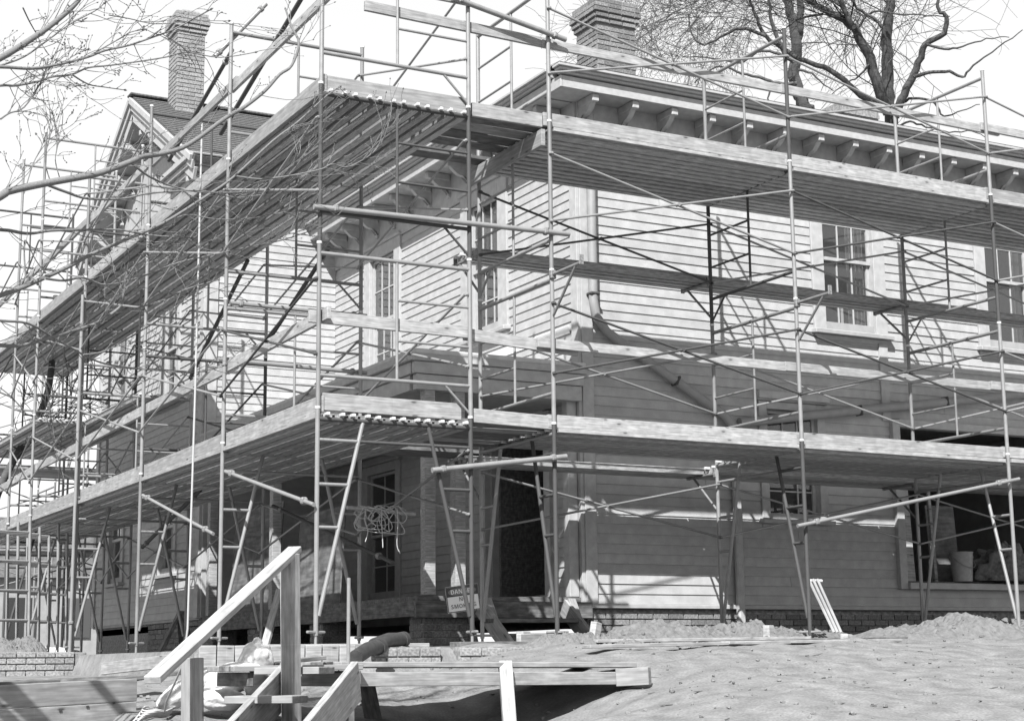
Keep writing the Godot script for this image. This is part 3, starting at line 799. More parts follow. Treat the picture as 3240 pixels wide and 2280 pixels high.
func frame(t: int, at: Vector3, inward: Vector3, where: String, grp: String, gy := SITE) -> void:
	var xf := Transform3D(Basis(inward, Vector3.UP, inward.cross(Vector3.UP)), Vector3(at.x, TY[t], at.z))
	xf.basis = Basis(Vector3(0, 0, 1), rng.randf_range(-0.002, 0.002)) * xf.basis
	var o := thing("scaffold_section", "%s scaffold section of the %s, %s" % ["walk-through" if t == 0 else "ladder-type", TIER[t], where], "scaffold", grp, xf)
	if t == 0: walk_frame(o, TY[1] - TY[0], gy - TY[0], metal(), metal())
	else: ladder_frame(o, TY[t + 1] - TY[t] if t < 4 else 1.4, metal(), metal())
func brace(t: int, a: Vector3, b: Vector3, where: String, grp: String, m: Material) -> void:
	var y0: float = TY[t] + (0.48 if t > 0 else 1.10)
	var y1: float = TY[t] + (1.17 if t > 0 else 1.69)
	var o := thing("cross_brace", "crossed brace bars of the %s, %s" % [TIER[t], where], "brace", grp, Transform3D(Basis.IDENTITY, Vector3(a.x, y0, a.z)))
	var d := b - a
	var e := d.cross(Vector3.UP).normalized() * 0.012
	pipe(o, "bar", Vector3.ZERO + e, d + Vector3(0, y1 - y0, 0) + e, 0.0125, m)
	pipe(o, "bar", Vector3(0, y1 - y0, 0) - e, d - e, 0.0125, m)
	for q in [Vector3.ZERO, Vector3(0, y1 - y0, 0), d, d + Vector3(0, y1 - y0, 0)]: obj("lug", cbox(Vector3(0.05, 0.03, 0.03), 0.008), m, o, Transform3D(MB.along(d), q))
	pipe(o, "rivet", d / 2 + Vector3(0, (y1 - y0) / 2, 0) - e * 2.2, d / 2 + Vector3(0, (y1 - y0) / 2, 0) + e * 2.2, 0.018, m)
func plank_mesh(l: float, w: float) -> Mesh:
	var key := "plank%.2f,%.2f" % [l, w]
	if not cache.has(key):
		var b := MB.new()
		b.box(Vector3(0, -0.004, 0), Vector3(l, 0.008, w))
		for s in [-1, 1]:
			var q := 0.058
			b.prism([Vector2(-0.008, s * q - 0.046), Vector2(-0.066, s * q - 0.037), Vector2(-0.066, s * q + 0.037), Vector2(-0.008, s * q + 0.046)], -l / 2 + 0.001, l / 2 - 0.001)
		cache[key] = b.mesh()
	return cache[key]
func hooks_mesh(l: float) -> Mesh:
	var key := "hook%.2f" % l
	if not cache.has(key):
		var b := MB.new()
		for s in [-1, 1]:
			for q in [-1, 1]: b.box(Vector3(s * (l / 2 + 0.024), -0.008, q * 0.072), Vector3(0.075, 0.030, 0.034), Basis.IDENTITY, 0.005)
		cache[key] = b.mesh()
	return cache[key]
func deck(called: String, a: Vector3, b: Vector3, inward: Vector3, y: float, n: int, where: String, grp: String, off := 0.03, skip := []) -> void:
	var d := (b - a).normalized()
	var l := a.distance_to(b) - 0.016
	for i in n:
		if i in skip: continue
		var c := (a + b) / 2 + inward * (off + 0.247 * (i + 0.5)); c.y = y + rng.randf_range(-0.003, 0.004)
		var o := obj("scaffold_plank", plank_mesh(l, 0.232), [M.deck, M.deck_b, M.deck_c][rng.randi() % 3], null, Transform3D(Basis(d, Vector3.UP, d.cross(Vector3.UP)), c))
		tag(o, "%s metal plank from the outer edge, %s, %s" % [ORD[i], called, where], "plank", grp)
		stuff(obj("hooks", hooks_mesh(l), M.clip, o))
func board(called: String, label: String, cat: String, a: Vector3, b: Vector3, h: float, m: Material, grp := "", w := 0.038) -> void:
	a.y += rng.randf_range(-0.006, 0.006); b.y += rng.randf_range(-0.006, 0.006)
	var o := beam(null, called, a, b, w, h, m, Vector3(rng.randf_range(-0.02, 0.02), 1, rng.randf_range(-0.02, 0.02)), 0.003)
	tag(o, label, cat, grp)

func scaffold() -> void:
	var RX := [2.42, 5.40, 8.31, 11.25]
	var LZ := [0.0, -2.60, -5.57, -8.57, -11.41, -12.97, -15.9]
	var inR := Vector3(0, 0, -1)
	var inL := Vector3(1, 0, 0)
	var rn := ["at the gap right of the corner", "one bay right of the corner", "two bays right of the corner", "three bays right of the corner"]
	var ln := ["at the outer corner", "one bay left of the corner", "two bays left of the corner", "three bays left of the corner", "four bays left of the corner", "at the short bay far left", "at the far left end"]
	# frames
	for i in 4:
		for t in 4: frame(t, Vector3(RX[i], 0, 0), inR, rn[i], "scaffold frames along the long wall", [SITE, -0.93, -0.80, -0.8][i])
	for i in 7:
		for t in (5 if i >= 4 else 4): frame(t, Vector3(0, 0, LZ[i]), inL, ln[i], "scaffold frames along the wing side", SITE)
	# braces
	for i in 3:
		for t in 4:
			if t > 0: brace(t, Vector3(RX[i], 0, 0.032), Vector3(RX[i + 1], 0, 0.032), "outer face, %s bay right of the corner" % ORD[i], "braces along the long wall", metal())
			if not (t == 3):
				brace(t, Vector3(RX[i], 0, -FW + 0.035), Vector3(RX[i + 1], 0, -FW + 0.035), "inner face, %s bay right of the corner" % ORD[i], "braces along the long wall", metal())
	for i in 6:
		for t in 4:
			if t > 0 and (t < 3 or i > 1): brace(t, Vector3(-0.032, 0, LZ[i]), Vector3(-0.032, 0, LZ[i + 1]), "outer face, %s bay left of the corner" % ORD[i], "braces along the wing side", metal())
			brace(t, Vector3(FW - 0.035, 0, LZ[i]), Vector3(FW - 0.035, 0, LZ[i + 1]), "inner face, %s bay left of the corner" % ORD[i], "braces along the wing side", metal())
	# decks
	for i in 3:
		var wh := "%s bay right of the corner" % ORD[i]
		var a := Vector3(RX[i], 0, 0)
		var b := Vector3(RX[i + 1], 0, 0)
		deck("upper deck", a, b, inR, 4.105, 6, wh, "upper deck planks along the long wall", 0.05)
		deck("lower deck", a, b, inR, 1.090, 6, wh, "lower deck planks along the long wall", 0.03, [] if i > 0 else [4, 5])
		deck("bracket walkway", a, b, inR, 3.235, 2, wh, "bracket walkway planks along the long wall", 1.58)
		deck("low bracket walkway", a, b, inR, 1.035, 2 if i == 0 else 3, wh, "low bracket walkway planks", 1.74 if i == 0 else 1.493)
	for i in 6:
		var wh := "%s bay left of the corner" % ORD[i]
		var a := Vector3(0, 0, LZ[i])
		var b := Vector3(0, 0, LZ[i + 1])
		deck("upper deck", b, a, inL, 4.105, 6, wh, "upper deck planks along the wing side", 0.03)
		deck("lower deck", b, a, inL, 1.090, 6, wh, "lower deck planks along the wing side", 0.03)
		if i in [3, 4, 5]: deck("middle deck", b, a, inL, 2.60, 6 if i > 3 else 3, wh, "middle deck planks along the wing side", 0.03 if i > 3 else 0.75)
	# wooden boards that bridge the gap at the corner
	for k in 6:
		var z := -0.14 - 0.25 * k
		for t in 2:
			if k == 4 and t == 1: continue
			board("gap_board", "%s wooden board over the corner gap, %s deck" % [ORD[k], ["lower", "upper"][t]], "board", Vector3(1.40 + 0.03 * k, [1.115, 4.135][t], z), Vector3(2.56 - 0.02 * k, [1.117, 4.14][t], z - 0.02), 0.038, [M.old_wood, M.wood_b, M.old_wood_b][k % 3], "boards over the corner gap", 0.225)
	for k in 2: board("gap_board", "%s low board near the wall beside the corner gap" % ["outer", "inner"][k], "board", Vector3(1.15 + 0.1 * k, 1.07, -1.86 - 0.25 * k), Vector3(2.62, 1.075, -1.86 - 0.25 * k), 0.038, M.old_wood, "boards over the corner gap", 0.235)
	board("bearer", "timber bearer on edge under the upper deck at the corner gap", "timber", Vector3(2.34, 3.985, 0.02), Vector3(2.34, 3.985, -1.60), 0.17, M.wood_b, "", 0.045)
	# toe boards and guard boards, inside the outer posts
	for i in 3:
		var wh := "%s bay right of the corner" % ORD[i]
		var x0: float = RX[i] - 0.05
		var x1: float = RX[i + 1] - 0.04
		var mm: Material = [M.wood, M.wood_c, M.wood_b][i]
		board("toe_board", "upper toe board, %s" % wh, "board", Vector3(x0, 4.185, -0.042), Vector3(x1, 4.182, -0.042), 0.14, mm, "toe boards along the long wall")
		board("toe_board", "lower toe board, %s" % wh, "board", Vector3(x0, 1.168, -0.042), Vector3(x1, 1.163, -0.042), 0.125, M.wood_c if i != 1 else M.wood, "toe boards along the long wall")
		board("edge_plank", "pale plank edge under the upper toe board, %s" % wh, "plank", Vector3(x0 + 0.1, 4.088, -0.015), Vector3(x1, 4.085, -0.015), 0.038, M.wood_c, "plank edges along the long wall", 0.05)
		board("edge_plank", "pale plank edge under the lower toe board, %s" % wh, "plank", Vector3(x0 + 0.1, 1.074, -0.015), Vector3(x1, 1.07, -0.015), 0.042, M.wood_c, "plank edges along the long wall", 0.05)
		board("guard_board", "upper guard board, %s" % wh, "board", Vector3(x0, 4.985 + 0.004 * i, -0.042), Vector3(x1 + 0.3, 4.98, -0.045 - 0.02 * (i % 2)), 0.095, M.wood_c, "guard boards along the long wall")
		board("guard_board", "middle guard board, %s" % wh, "board", Vector3(x0 - 0.1, 1.925, -0.042), Vector3(x1 + 0.35, 1.915, -0.050 - 0.03 * (i % 2)), 0.095, M.wood_c if i != 1 else M.wood, "guard boards along the long wall")
	board("toe_board", "upper toe board across the corner frame", "board", Vector3(0.02, 4.18, -0.042), Vector3(1.56, 4.18, -0.042), 0.17, M.wood_b, "toe boards at the corner")
	board("toe_board", "upper toe board across the corner gap", "board", Vector3(1.58, 4.175, -0.046), Vector3(2.36, 4.17, -0.046), 0.14, M.wood, "toe boards at the corner")
	board("toe_board", "lower toe board across the corner frame", "board", Vector3(0.05, 1.20, -0.042), Vector3(1.44, 1.20, -0.042), 0.155, M.wood, "toe boards at the corner")
	board("toe_board", "lower toe board across the corner gap", "board", Vector3(1.56, 1.165, -0.03), Vector3(2.50, 1.15, -0.046), 0.13, M.wood_c, "toe boards at the corner")
	board("guard_board", "upper guard board across the corner", "board", Vector3(0.45, 5.02, -0.05), Vector3(2.5, 5.00, -0.05), 0.10, M.wood, "guard boards at the corner")
	board("guard_board", "middle guard board across the corner frame", "board", Vector3(-0.08, 1.98, -0.048), Vector3(1.56, 1.955, -0.048), 0.115, M.wood_c, "guard boards at the corner")
	board("guard_board", "middle guard board across the corner gap", "board", Vector3(1.50, 1.955, -0.088), Vector3(2.75, 1.90, -0.088), 0.115, M.wood_c, "guard boards at the corner")
	for i in 6:
		var wh := "%s bay left of the corner" % ORD[i]
		var z0: float = LZ[i] - 0.01
		var z1: float = LZ[i + 1] + 0.02
		board("toe_board", "upper toe board, %s" % wh, "board", Vector3(0.042, 4.19, z0), Vector3(0.042, 4.185, z1), 0.16 if i < 2 else 0.14, [M.wood_b, M.wood, M.wood_c][i % 3], "toe boards along the wing side")
		board("toe_board", "lower toe board, %s" % wh, "board", Vector3(0.042, 1.175, z0), Vector3(0.042, 1.165, z1), 0.15, [M.wood, M.wood_b][i % 2], "toe boards along the wing side")
		board("edge_plank", "plank edge under the upper toe board, %s" % wh, "plank", Vector3(0.015, 4.085, z0), Vector3(0.015, 4.085, z1), 0.04, M.wood_b, "plank edges along the wing side", 0.05)
		board("edge_plank", "plank edge under the lower toe board, %s" % wh, "plank", Vector3(0.015, 1.072, z0), Vector3(0.015, 1.072, z1), 0.045, M.wood, "plank edges along the wing side", 0.05)
		board("guard_board", "upper guard board, %s" % wh, "board", Vector3(0.05, 5.02, z0 + 0.1), Vector3(0.05, 4.98, z1 - 0.1), 0.10, [M.wood_c, M.wood_b][i % 2], "guard boards along the wing side")
		board("guard_board", "middle guard board, %s" % wh, "board", Vector3(0.055 + 0.04 * (i % 2), 1.99 - 0.035 * i, z0 + 0.12), Vector3(0.055, 1.955 - 0.035 * i, z1 - 0.15), 0.115, [M.wood_c, M.wood][i % 2], "guard boards along the wing side")
	# single tubes
	for q in [
		["long tube clamped level across the corner and gap", Vector3(-0.08, 2.965, 0.048), Vector3(2.60, 3.02, 0.048), 0.026, M.zinc_b],
		["short bright tube sticking out beside the corner gap", Vector3(1.10, 0.625, 0.05), Vector3(2.52, 0.822, 0.05), 0.026, M.zinc],
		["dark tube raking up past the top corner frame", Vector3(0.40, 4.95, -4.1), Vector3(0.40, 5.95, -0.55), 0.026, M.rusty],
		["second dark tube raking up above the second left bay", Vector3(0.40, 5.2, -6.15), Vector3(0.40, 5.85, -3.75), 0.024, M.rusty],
		["tube sticking out at the top of the corner gap", Vector3(1.32, 5.24, 0.05), Vector3(2.60, 5.03, 0.05), 0.027, M.zinc_b],
		["tube clamped steeply at the top of the second left section", Vector3(-0.16, 5.30, -2.65), Vector3(0.40, 6.0, -2.65), 0.026, M.zinc_b],
		["loose tube leaning beside the fourth left post", Vector3(-0.045, -0.90, -8.52), Vector3(-0.045, 3.9, -8.52), 0.0235, M.zinc],
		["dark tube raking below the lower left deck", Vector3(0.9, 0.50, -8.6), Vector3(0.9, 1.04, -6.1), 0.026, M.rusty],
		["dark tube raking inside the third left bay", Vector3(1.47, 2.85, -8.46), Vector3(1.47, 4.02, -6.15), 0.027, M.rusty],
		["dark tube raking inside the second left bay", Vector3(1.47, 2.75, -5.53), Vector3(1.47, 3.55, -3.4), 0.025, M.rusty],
		["pale guard tube of the lower left bay", Vector3(-0.05, 0.82, -2.35), Vector3(-0.05, 0.27, 0.05), 0.019, M.zinc],
		["slanting pale tube below the right lower deck", Vector3(5.25, 0.24, 0.06), Vector3(8.4, 0.86, 0.06), 0.020, M.zinc],
		["slanting pale tube low in the second left bay", Vector3(-0.05, 0.86, -5.3), Vector3(-0.05, 0.22, -2.7), 0.018, M.zinc],
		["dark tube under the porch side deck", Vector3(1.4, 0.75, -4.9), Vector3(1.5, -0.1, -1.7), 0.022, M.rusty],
		["level tube behind the corner at the middle height", Vector3(0.05, 2.62, -2.62), Vector3(1.6, 2.62, -2.62), 0.024, M.zinc_b],
		["level tube one frame back at the lower level", Vector3(-0.05, 2.02, -2.66), Vector3(1.62, 2.0, -2.66), 0.024, M.zinc],
		]:
		var o := pipe(null, "scaffold_tube", q[1], q[2], q[3], q[4])
		tag(o, q[0], "tube", "single scaffold tubes")
		var ln2: float = q[1].distance_to(q[2])
		for f in [0.08, 0.90]:
			var bs := MB.along(q[2] - q[1])
			var cp := obj("coupler", cbox(Vector3(0.055, 0.07, 0.068), 0.016), M.zinc_c, o)
			cp.transform = o.transform.affine_inverse() * Transform3D(bs, q[1].lerp(q[2], f) + Vector3(0, 0.0, 0.0))
	# side brackets: outward ones on two posts, inward ones under the walkway
	for q in [[Vector3(2.42, 2.60, 0.0), Vector3(0, 0, 1), "on the gap post"], [Vector3(5.40, 2.60, 0.0), Vector3(0, 0, 1), "on the next post right of the gap"]]:
		bracket(q[0], q[1], "outward side bracket %s" % q[2], M.zinc_c, "side brackets")
	for i in 4:
		bracket(Vector3(RX[i], 3.155, -FW), Vector3(0, 0, -1), "inward side bracket under the walkway, %s" % rn[i], M.zinc_c, "side brackets")
		bracket(Vector3(RX[i], 0.955, -FW), Vector3(0, 0, -1), "inward side bracket near the wall foot, %s" % rn[i], M.zinc_c, "side brackets")
	# rear run behind the wing, seen past its far end
	for i in 3:
		for t in 4:
			frame(t, Vector3(0.3 + 2.0 * i, 0, -17.3), Vector3(0, 0, -1), "behind the wing, %s from the left" % ORD[i], "scaffold frames behind the wing")
	for i in 3:
		for t in 4: frame(t, Vector3(0.9 + 1.5 * i, 0, -20.3), Vector3(0, 0, -1), "second row behind the wing, %s from the left" % ORD[i], "scaffold frames behind the wing")
	for i in 2:
		for t in 4: brace(t, Vector3(0.3 + 2.0 * i, 0, -17.27), Vector3(2.3 + 2.0 * i, 0, -17.27), "behind the wing, %s bay" % ORD[i], "braces behind the wing", metal())
		deck("rear deck", Vector3(2.3 + 2.0 * i, 0, -17.3), Vector3(0.3 + 2.0 * i, 0, -17.3), Vector3(0, 0, -1), 2.60, 6, "%s bay behind the wing" % ORD[i], "rear deck planks", 0.03)
		deck("low rear deck", Vector3(2.3 + 2.0 * i, 0, -17.3), Vector3(0.3 + 2.0 * i, 0, -17.3), Vector3(0, 0, -1), 1.09, 6, "%s bay behind the wing" % ORD[i], "low rear deck planks", 0.03)
func bracket(at: Vector3, d: Vector3, label: String, m: Material, grp: String) -> void:
	var o := thing("side_bracket", label, "bracket", grp, Transform3D(Basis(d, Vector3.UP, d.cross(Vector3.UP)), at))
	pipe(o, "arm", Vector3(0.02, 0, 0), Vector3(0.56, 0, 0), 0.018, m)
	pipe(o, "strut", Vector3(0.03, -0.40, 0), Vector3(0.46, -0.01, 0), 0.014, m)
	obj("clamp", cbox(Vector3(0.05, 0.09, 0.06), 0.008), m, o, Transform3D(Basis.IDENTITY, Vector3(0.02, 0, 0)))
	obj("end_plate", cbox(Vector3(0.012, 0.10, 0.05)), m, o, Transform3D(Basis.IDENTITY, Vector3(0.565, 0.03, 0)))

# ------------------------------------------------------------------ things on the site
func blob(b: MB, c: Vector3, r: Vector3, sd: int, amp := 0.18, fr := 1.6, flat := 0.0, bs := Basis.IDENTITY, cuts := 22) -> void:
	var f := FastNoiseLite.new()
	f.seed = sd; f.frequency = fr; f.fractal_octaves = 3
	var P := []
	var N := []
	var m := cuts
	var n := cuts * 2
	for i in m + 1:
		for k in n + 1:
			var th := PI * i / m
			var a := TAU * (k % n) / n
			var d := Vector3(sin(th) * cos(a), cos(th), sin(th) * sin(a))
			var q := d * (1.0 + amp * f.get_noise_3dv(d * 1.4) + amp * 0.35 * f.get_noise_3dv(d * 4.5 + Vector3(9, 3, 1)))
			if flat > 0.0 and q.y < -flat: q.y = -flat
			P.append(c + bs * (q * r))
	for i in m + 1:
		for k in n + 1:
			var pu: Vector3 = P[i * (n + 1) + (k + 1) % n] - P[i * (n + 1) + (k - 1 + n) % n]
			var pv: Vector3 = P[min(i + 1, m) * (n + 1) + k] - P[max(i - 1, 0) * (n + 1) + k]
			var nn := pu.cross(pv)
			nn = nn.normalized() if nn.length() > 1e-9 else (P[i * (n + 1) + k] - c).normalized()
			if nn.dot(P[i * (n + 1) + k] - c) < 0: nn = -nn
			N.append(nn)
	for i in m:
		for k in n:
			var a := i * (n + 1) + k
			b.tri(P[a], P[a + 1], P[a + n + 2], N[a], N[a + 1], N[a + n + 2])
			b.tri(P[a], P[a + n + 2], P[a + n + 1], N[a], N[a + n + 2], N[a + n + 1])
func text(parent: Node, called: String, s: String, size: float, at: Vector3, m: Material, depth := 0.002) -> void:
	var tm := TextMesh.new()
	var f := SystemFont.new()
	f.font_names = PackedStringArray(["Droid Sans"]); f.font_weight = 700
	tm.font = f; tm.text = s; tm.font_size = 64; tm.pixel_size = size / 64.0; tm.depth = depth
	obj(called, tm, m, parent, Transform3D(Basis.IDENTITY, at))
func site() -> void:
	var b := MB.new()
	# --- porch steps
	var st := thing("porch_steps", "rough timber steps in front of the corner porch", "steps")
	beam(st, "tread", Vector3(2.80, -0.665, -2.14), Vector3(3.92, -0.66, -2.14), 0.26, 0.045, M.old_wood)
	beam(st, "tread", Vector3(2.86, -0.865, -1.86), Vector3(3.98, -0.86, -1.86), 0.20, 0.12, M.old_wood_b)
	for x in [2.83, 3.88]:
		beam(st, "stringer", Vector3(x, -0.50, -2.38), Vector3(x, -0.96, -1.70), 0.045, 0.20, M.white_wood if x < 3 else M.wood)
		beam(st, "support", Vector3(x + 0.05, -0.42, -2.30), Vector3(x + 0.10, -0.96, -2.02), 0.10, 0.04, M.wood)
	# --- danger sign
	var sg := thing("danger_sign", "white danger no smoking sign hung askew on the porch pier", "sign", "", Transform3D(Basis(Vector3.UP, -0.25) * Basis(Vector3.BACK, 0.13), Vector3(2.40, -0.44, -1.92)))
	obj("plate", cbox(Vector3(0.35, 0.27, 0.006), 0.001), M.sign_white, sg)
	beam(sg, "stake", Vector3(0.02, 0.12, -0.018), Vector3(0.09, -0.53, -0.018), 0.02, 0.05, M.old_wood, Vector3(1, 0, 0))
	b = MB.new()
	for q in [[0, 0.128, 0.345, 0.008], [0, -0.128, 0.345, 0.008], [-0.169, 0, 0.008, 0.25], [0.169, 0, 0.008, 0.25]]: b.box(Vector3(q[0], q[1], 0.0045), Vector3(q[2], q[3], 0.002))
	b.box(Vector3(0, 0.075, 0.0045), Vector3(0.33, 0.095, 0.002))
	obj("border", b.mesh(), M.ink, sg)
	b = MB.new()
	var ov := []
	for k in 28:
		var a := TAU * k / 28.0
		ov.append(Vector2(0.075 + 0.038 * sin(a), 0.15 * signf(cos(a)) * pow(abs(cos(a)), 0.6)))
	for k in 28:
		var p: Vector2 = ov[k]; var q: Vector2 = ov[(k + 1) % 28]
		b.tri(Vector3(0, 0.075, 0.0066), Vector3(p.y, p.x, 0.0066), Vector3(q.y, q.x, 0.0066), Vector3.BACK, Vector3.BACK, Vector3.BACK)
	obj("oval", b.mesh(), M.ink_pale, sg)
	text(sg, "lettering", "DANGER", 0.062, Vector3(0, 0.075, 0.0075), M.sign_white)
	text(sg, "lettering", "NO", 0.058, Vector3(0, -0.005, 0.0045), M.ink_pale)
	text(sg, "lettering", "SMOKING", 0.058, Vector3(0, -0.075, 0.0045), M.ink_pale)
	# --- cable hank on the porch rail bar
	var hk := thing("cable_hank", "tangled white cable hank hung from a tube before the porch", "cable")
	var R := RandomNumberGenerator.new(); R.seed = 77
	pipe(hk, "hanging_bar", Vector3(0.60, 0.34, -0.75), Vector3(1.30, 0.30, -0.75), 0.02, M.zinc_b)
	for k in 9:
		var pts := []
		var cx := R.randf_range(0.76, 1.14)
		var n := 7
		var drop := R.randf_range(0.10, 0.24) * (1.7 if k % 3 == 0 else 1.0)
		var wd0 := R.randf_range(0.04, 0.15)
		for i in n:
			var t := float(i) / (n - 1)
			pts.append(Vector3(cx + wd0 * sin(TAU * t) * (1.3 if k % 2 == 0 else 0.7) + R.randf_range(-0.05, 0.05) * sin(PI * t), 0.35 - drop * sin(PI * t) * R.randf_range(0.8, 1.1), -0.745 + R.randf_range(-0.035, 0.035)))
		b = MB.new(); b.tube(smooth(pts, 7), 0.0042, 0.0042, 6, false)
		obj("loop", b.mesh(), M.rope, hk)
	for k in 6:
		var x0 := R.randf_range(0.72, 0.95)
		b = MB.new(); b.tube(smooth([Vector3(x0, 0.36, -0.745), Vector3(x0 + 0.1, 0.35 - 0.05 * R.randf(), -0.715), Vector3(x0 + 0.2, 0.37, -0.77), Vector3(x0 + 0.27, 0.33 - 0.08 * R.randf(), -0.72)], 7), 0.0042, 0.0042, 6, false)
		obj("strand", b.mesh(), M.rope, hk)
	for k in 3:
		b = MB.new(); b.tube(smooth([Vector3(0.78 + 0.16 * k, 0.33, -0.72), Vector3(0.76 + 0.17 * k, 0.22, -0.70), Vector3(0.80 + 0.15 * k, 0.12 - 0.06 * k, -0.72), Vector3(0.77 + 0.18 * k, 0.02 - 0.05 * k, -0.71)], 6), 0.0045, 0.0045, 6); obj("tail", b.mesh(), M.rope, hk)
	# --- drain pipes on the ground by the brick edging
	for q in [["near dark drain pipe lying behind the walkway", Vector3(-0.20, -1.06, 1.34), Vector3(0.22, -0.965, 0.86)], ["far dark drain pipe lying by the porch piers", Vector3(0.20, -0.955, 0.80), Vector3(0.69, -0.90, 0.30)]]:
		var dpn := thing("drain_pipe", q[0], "pipe", "dark drain pipes")
		b = MB.new(); b.tube([q[1], q[1].lerp(q[2], 0.5) + Vector3(0, 0.02, 0), q[2]], 0.06, 0.06, 24); obj("barrel", b.mesh(), M.drain, dpn)
		b = MB.new()
		var dd: Vector3 = (q[2] - q[1]).normalized()
		b.tube([q[2] - dd * 0.06, q[2] + dd * 0.03], 0.068, 0.068, 24); obj("socket", b.mesh(), M.drain, dpn)
	# --- low brick edging of the site
	var ed := thing("brick_edging", "low brick edging below the corner scaffold posts", "wall")
	b = MB.new(); b.box(Vector3(-0.215, -1.09, 0.60), Vector3(2.17, 0.24, 0.16)); b.box(Vector3(1.51, -1.09, 0.60), Vector3(0.94, 0.24, 0.16)); b.box(Vector3(0.955, -1.18, 0.60), Vector3(0.17, 0.06, 0.16)); var em := obj("core", b.mesh(), M.mortar, ed)
	brickwork(em, face(Vector3(0.25, 0, 0.69), Vector3.RIGHT), 0, 0.62, -1.21, -0.974, "pale_brick", 0.213, 0.078)
	brickwork(em, face(Vector3(1.05, 0, 0.69), Vector3.RIGHT), 0, 0.9, -1.21, -0.974, "pale_brick", 0.213, 0.078)
	for k in 9: obj("plank", cbox(Vector3(0.14, 0.24, 0.03)), [M.wood_c, M.wood, M.white_wood][k % 3], ed, Transform3D(Basis(Vector3.BACK, R.randf_range(-0.03, 0.03)), Vector3(-1.2 + 0.15 * k, -1.07, 0.70)))
	# --- sole boards and loose timber
	var lum := [
		["long pale sole board under the corner posts", Vector3(-0.6, -0.955, 0.02), Vector3(1.0, -0.95, 0.10), 0.22, 0.04, M.wood],
		["weathered sole board under the gap post", Vector3(1.3, -0.945, 0.12), Vector3(3.3, -0.935, -0.10), 0.22, 0.05, M.old_wood],
		["white trim board on the ground before the steps", Vector3(1.95, -0.90, 0.10), Vector3(2.85, -0.885, -0.45), 0.05, 0.10, M.white_wood],
		["thin lath lying along the foot of the dirt pile", Vector3(2.3, -0.93, 0.85), Vector3(5.0, -0.90, 0.45), 0.10, 0.03, M.wood_c],
		["second lath lying before the right dirt pile", Vector3(1.8, -0.985, 1.55), Vector3(4.2, -0.95, 1.15), 0.12, 0.03, M.wood],
		["sole board under the post right of the gap", Vector3(4.7, -0.925, 0.20), Vector3(6.6, -0.91, -0.02), 0.24, 0.05, M.old_wood],
		["board lying at the edge of the smooth bank", Vector3(3.4, -0.955, 1.30), Vector3(5.9, -0.93, 0.75), 0.11, 0.028, M.wood_c],
		["pale bat leaning against the second left post", Vector3(1.06, -0.93, -4.2), Vector3(1.3, -0.25, -4.35), 0.10, 0.04, M.wood_c],
		]
	for q in lum:
		var o := beam(null, "lumber", q[1], q[2], q[3], q[4], q[5])
		tag(o, q[0], "timber", "loose timber on the site")
	for q in [["upright white block beside the gap post", Vector3(2.98, -0.85, -0.25), 0.10, 0.24, 0.2], ["small white block on the sole board by the steps", Vector3(2.14, -0.86, -0.15), 0.12, 0.08, 0.0], ["short block under the sole board right of the gap", Vector3(5.62, -0.93, 0.30), 0.12, 0.14, 0.05], ["pale paint tin by the right scaffold post", Vector3(5.14, -0.83, -0.35), 0.11, 0.15, 0.0]]:
		var o := obj("block", cbox(Vector3(q[2], q[3], q[2] * 0.7), 0.006), M.white_wood, null, Transform3D(Basis(Vector3.BACK, -q[4]) * Basis(Vector3.UP, 0.4), q[1]))
		tag(o, q[0], "block", "loose blocks on the site")
	# bundle of laths leaning on the post
	var la := thing("lath_bundle", "bundle of pale laths leaning by the right scaffold post", "laths")
	for k in 3: beam(la, "lath", Vector3(5.60 + 0.045 * k, -0.84, 0.14), Vector3(5.46 + 0.04 * k, -0.29, -0.06 + 0.02 * k), 0.04, 0.025, M.white_wood)
	pipe(la, "tie", Vector3(5.44, -0.31, -0.05), Vector3(5.62, -0.31, -0.05), 0.018, M.cable)
	# --- dirt piles
	mound("broad dirt pile against the sunlit brick foundation", 4.95, -1.05, 1.85, 0.95, 0.20, 3)
	mound("long crumbly dirt ridge at the right before the open bay", 8.9, -0.55, 2.7, 1.0, 0.27, 5)
	mound("low soil heap at the end of the walkway", 2.5, 0.55, 0.8, 0.45, 0.09, 8)
	# --- bucket and cloth at the bay
	var bk := thing("plastic_bucket", "pale plastic bucket on the sill of the open bay", "bucket", "", Transform3D(Basis.IDENTITY, Vector3(10.02, -0.13, -2.62)))
	b = MB.new(); b.lathe([Vector2(0.0, 0.0), Vector2(0.125, 0.0), Vector2(0.145, 0.30), Vector2(0.152, 0.30), Vector2(0.152, 0.325), Vector2(0.146, 0.325), Vector2(0.148, 0.37), Vector2(0.155, 0.37), Vector2(0.155, 0.38), Vector2(0.14, 0.38), Vector2(0.12, 0.02)], 28); obj("body", b.mesh(), M.bucket, bk)
	b = MB.new()
	var hp := []
	for k in 15: hp.append(Vector3(0.155 * cos(PI * k / 14.0), 0.30 - 0.13 * sin(PI * k / 14.0), 0.02 + 0.155 * sin(PI * k / 14.0)))
	b.tube(hp, 0.004, 0.004, 6); obj("handle", b.mesh(), M.zinc_b, bk)
	b = MB.new(); blob(b, Vector3(10.75, 0.0, -2.60), Vector3(0.50, 0.34, 0.22), 14, 0.45, 1.3, 0.35, Basis.IDENTITY, 30)
	tag(obj("cloth_heap", b.mesh(), M.cloth), "crumpled grey drop cloth heaped on the bay sill", "cloth")
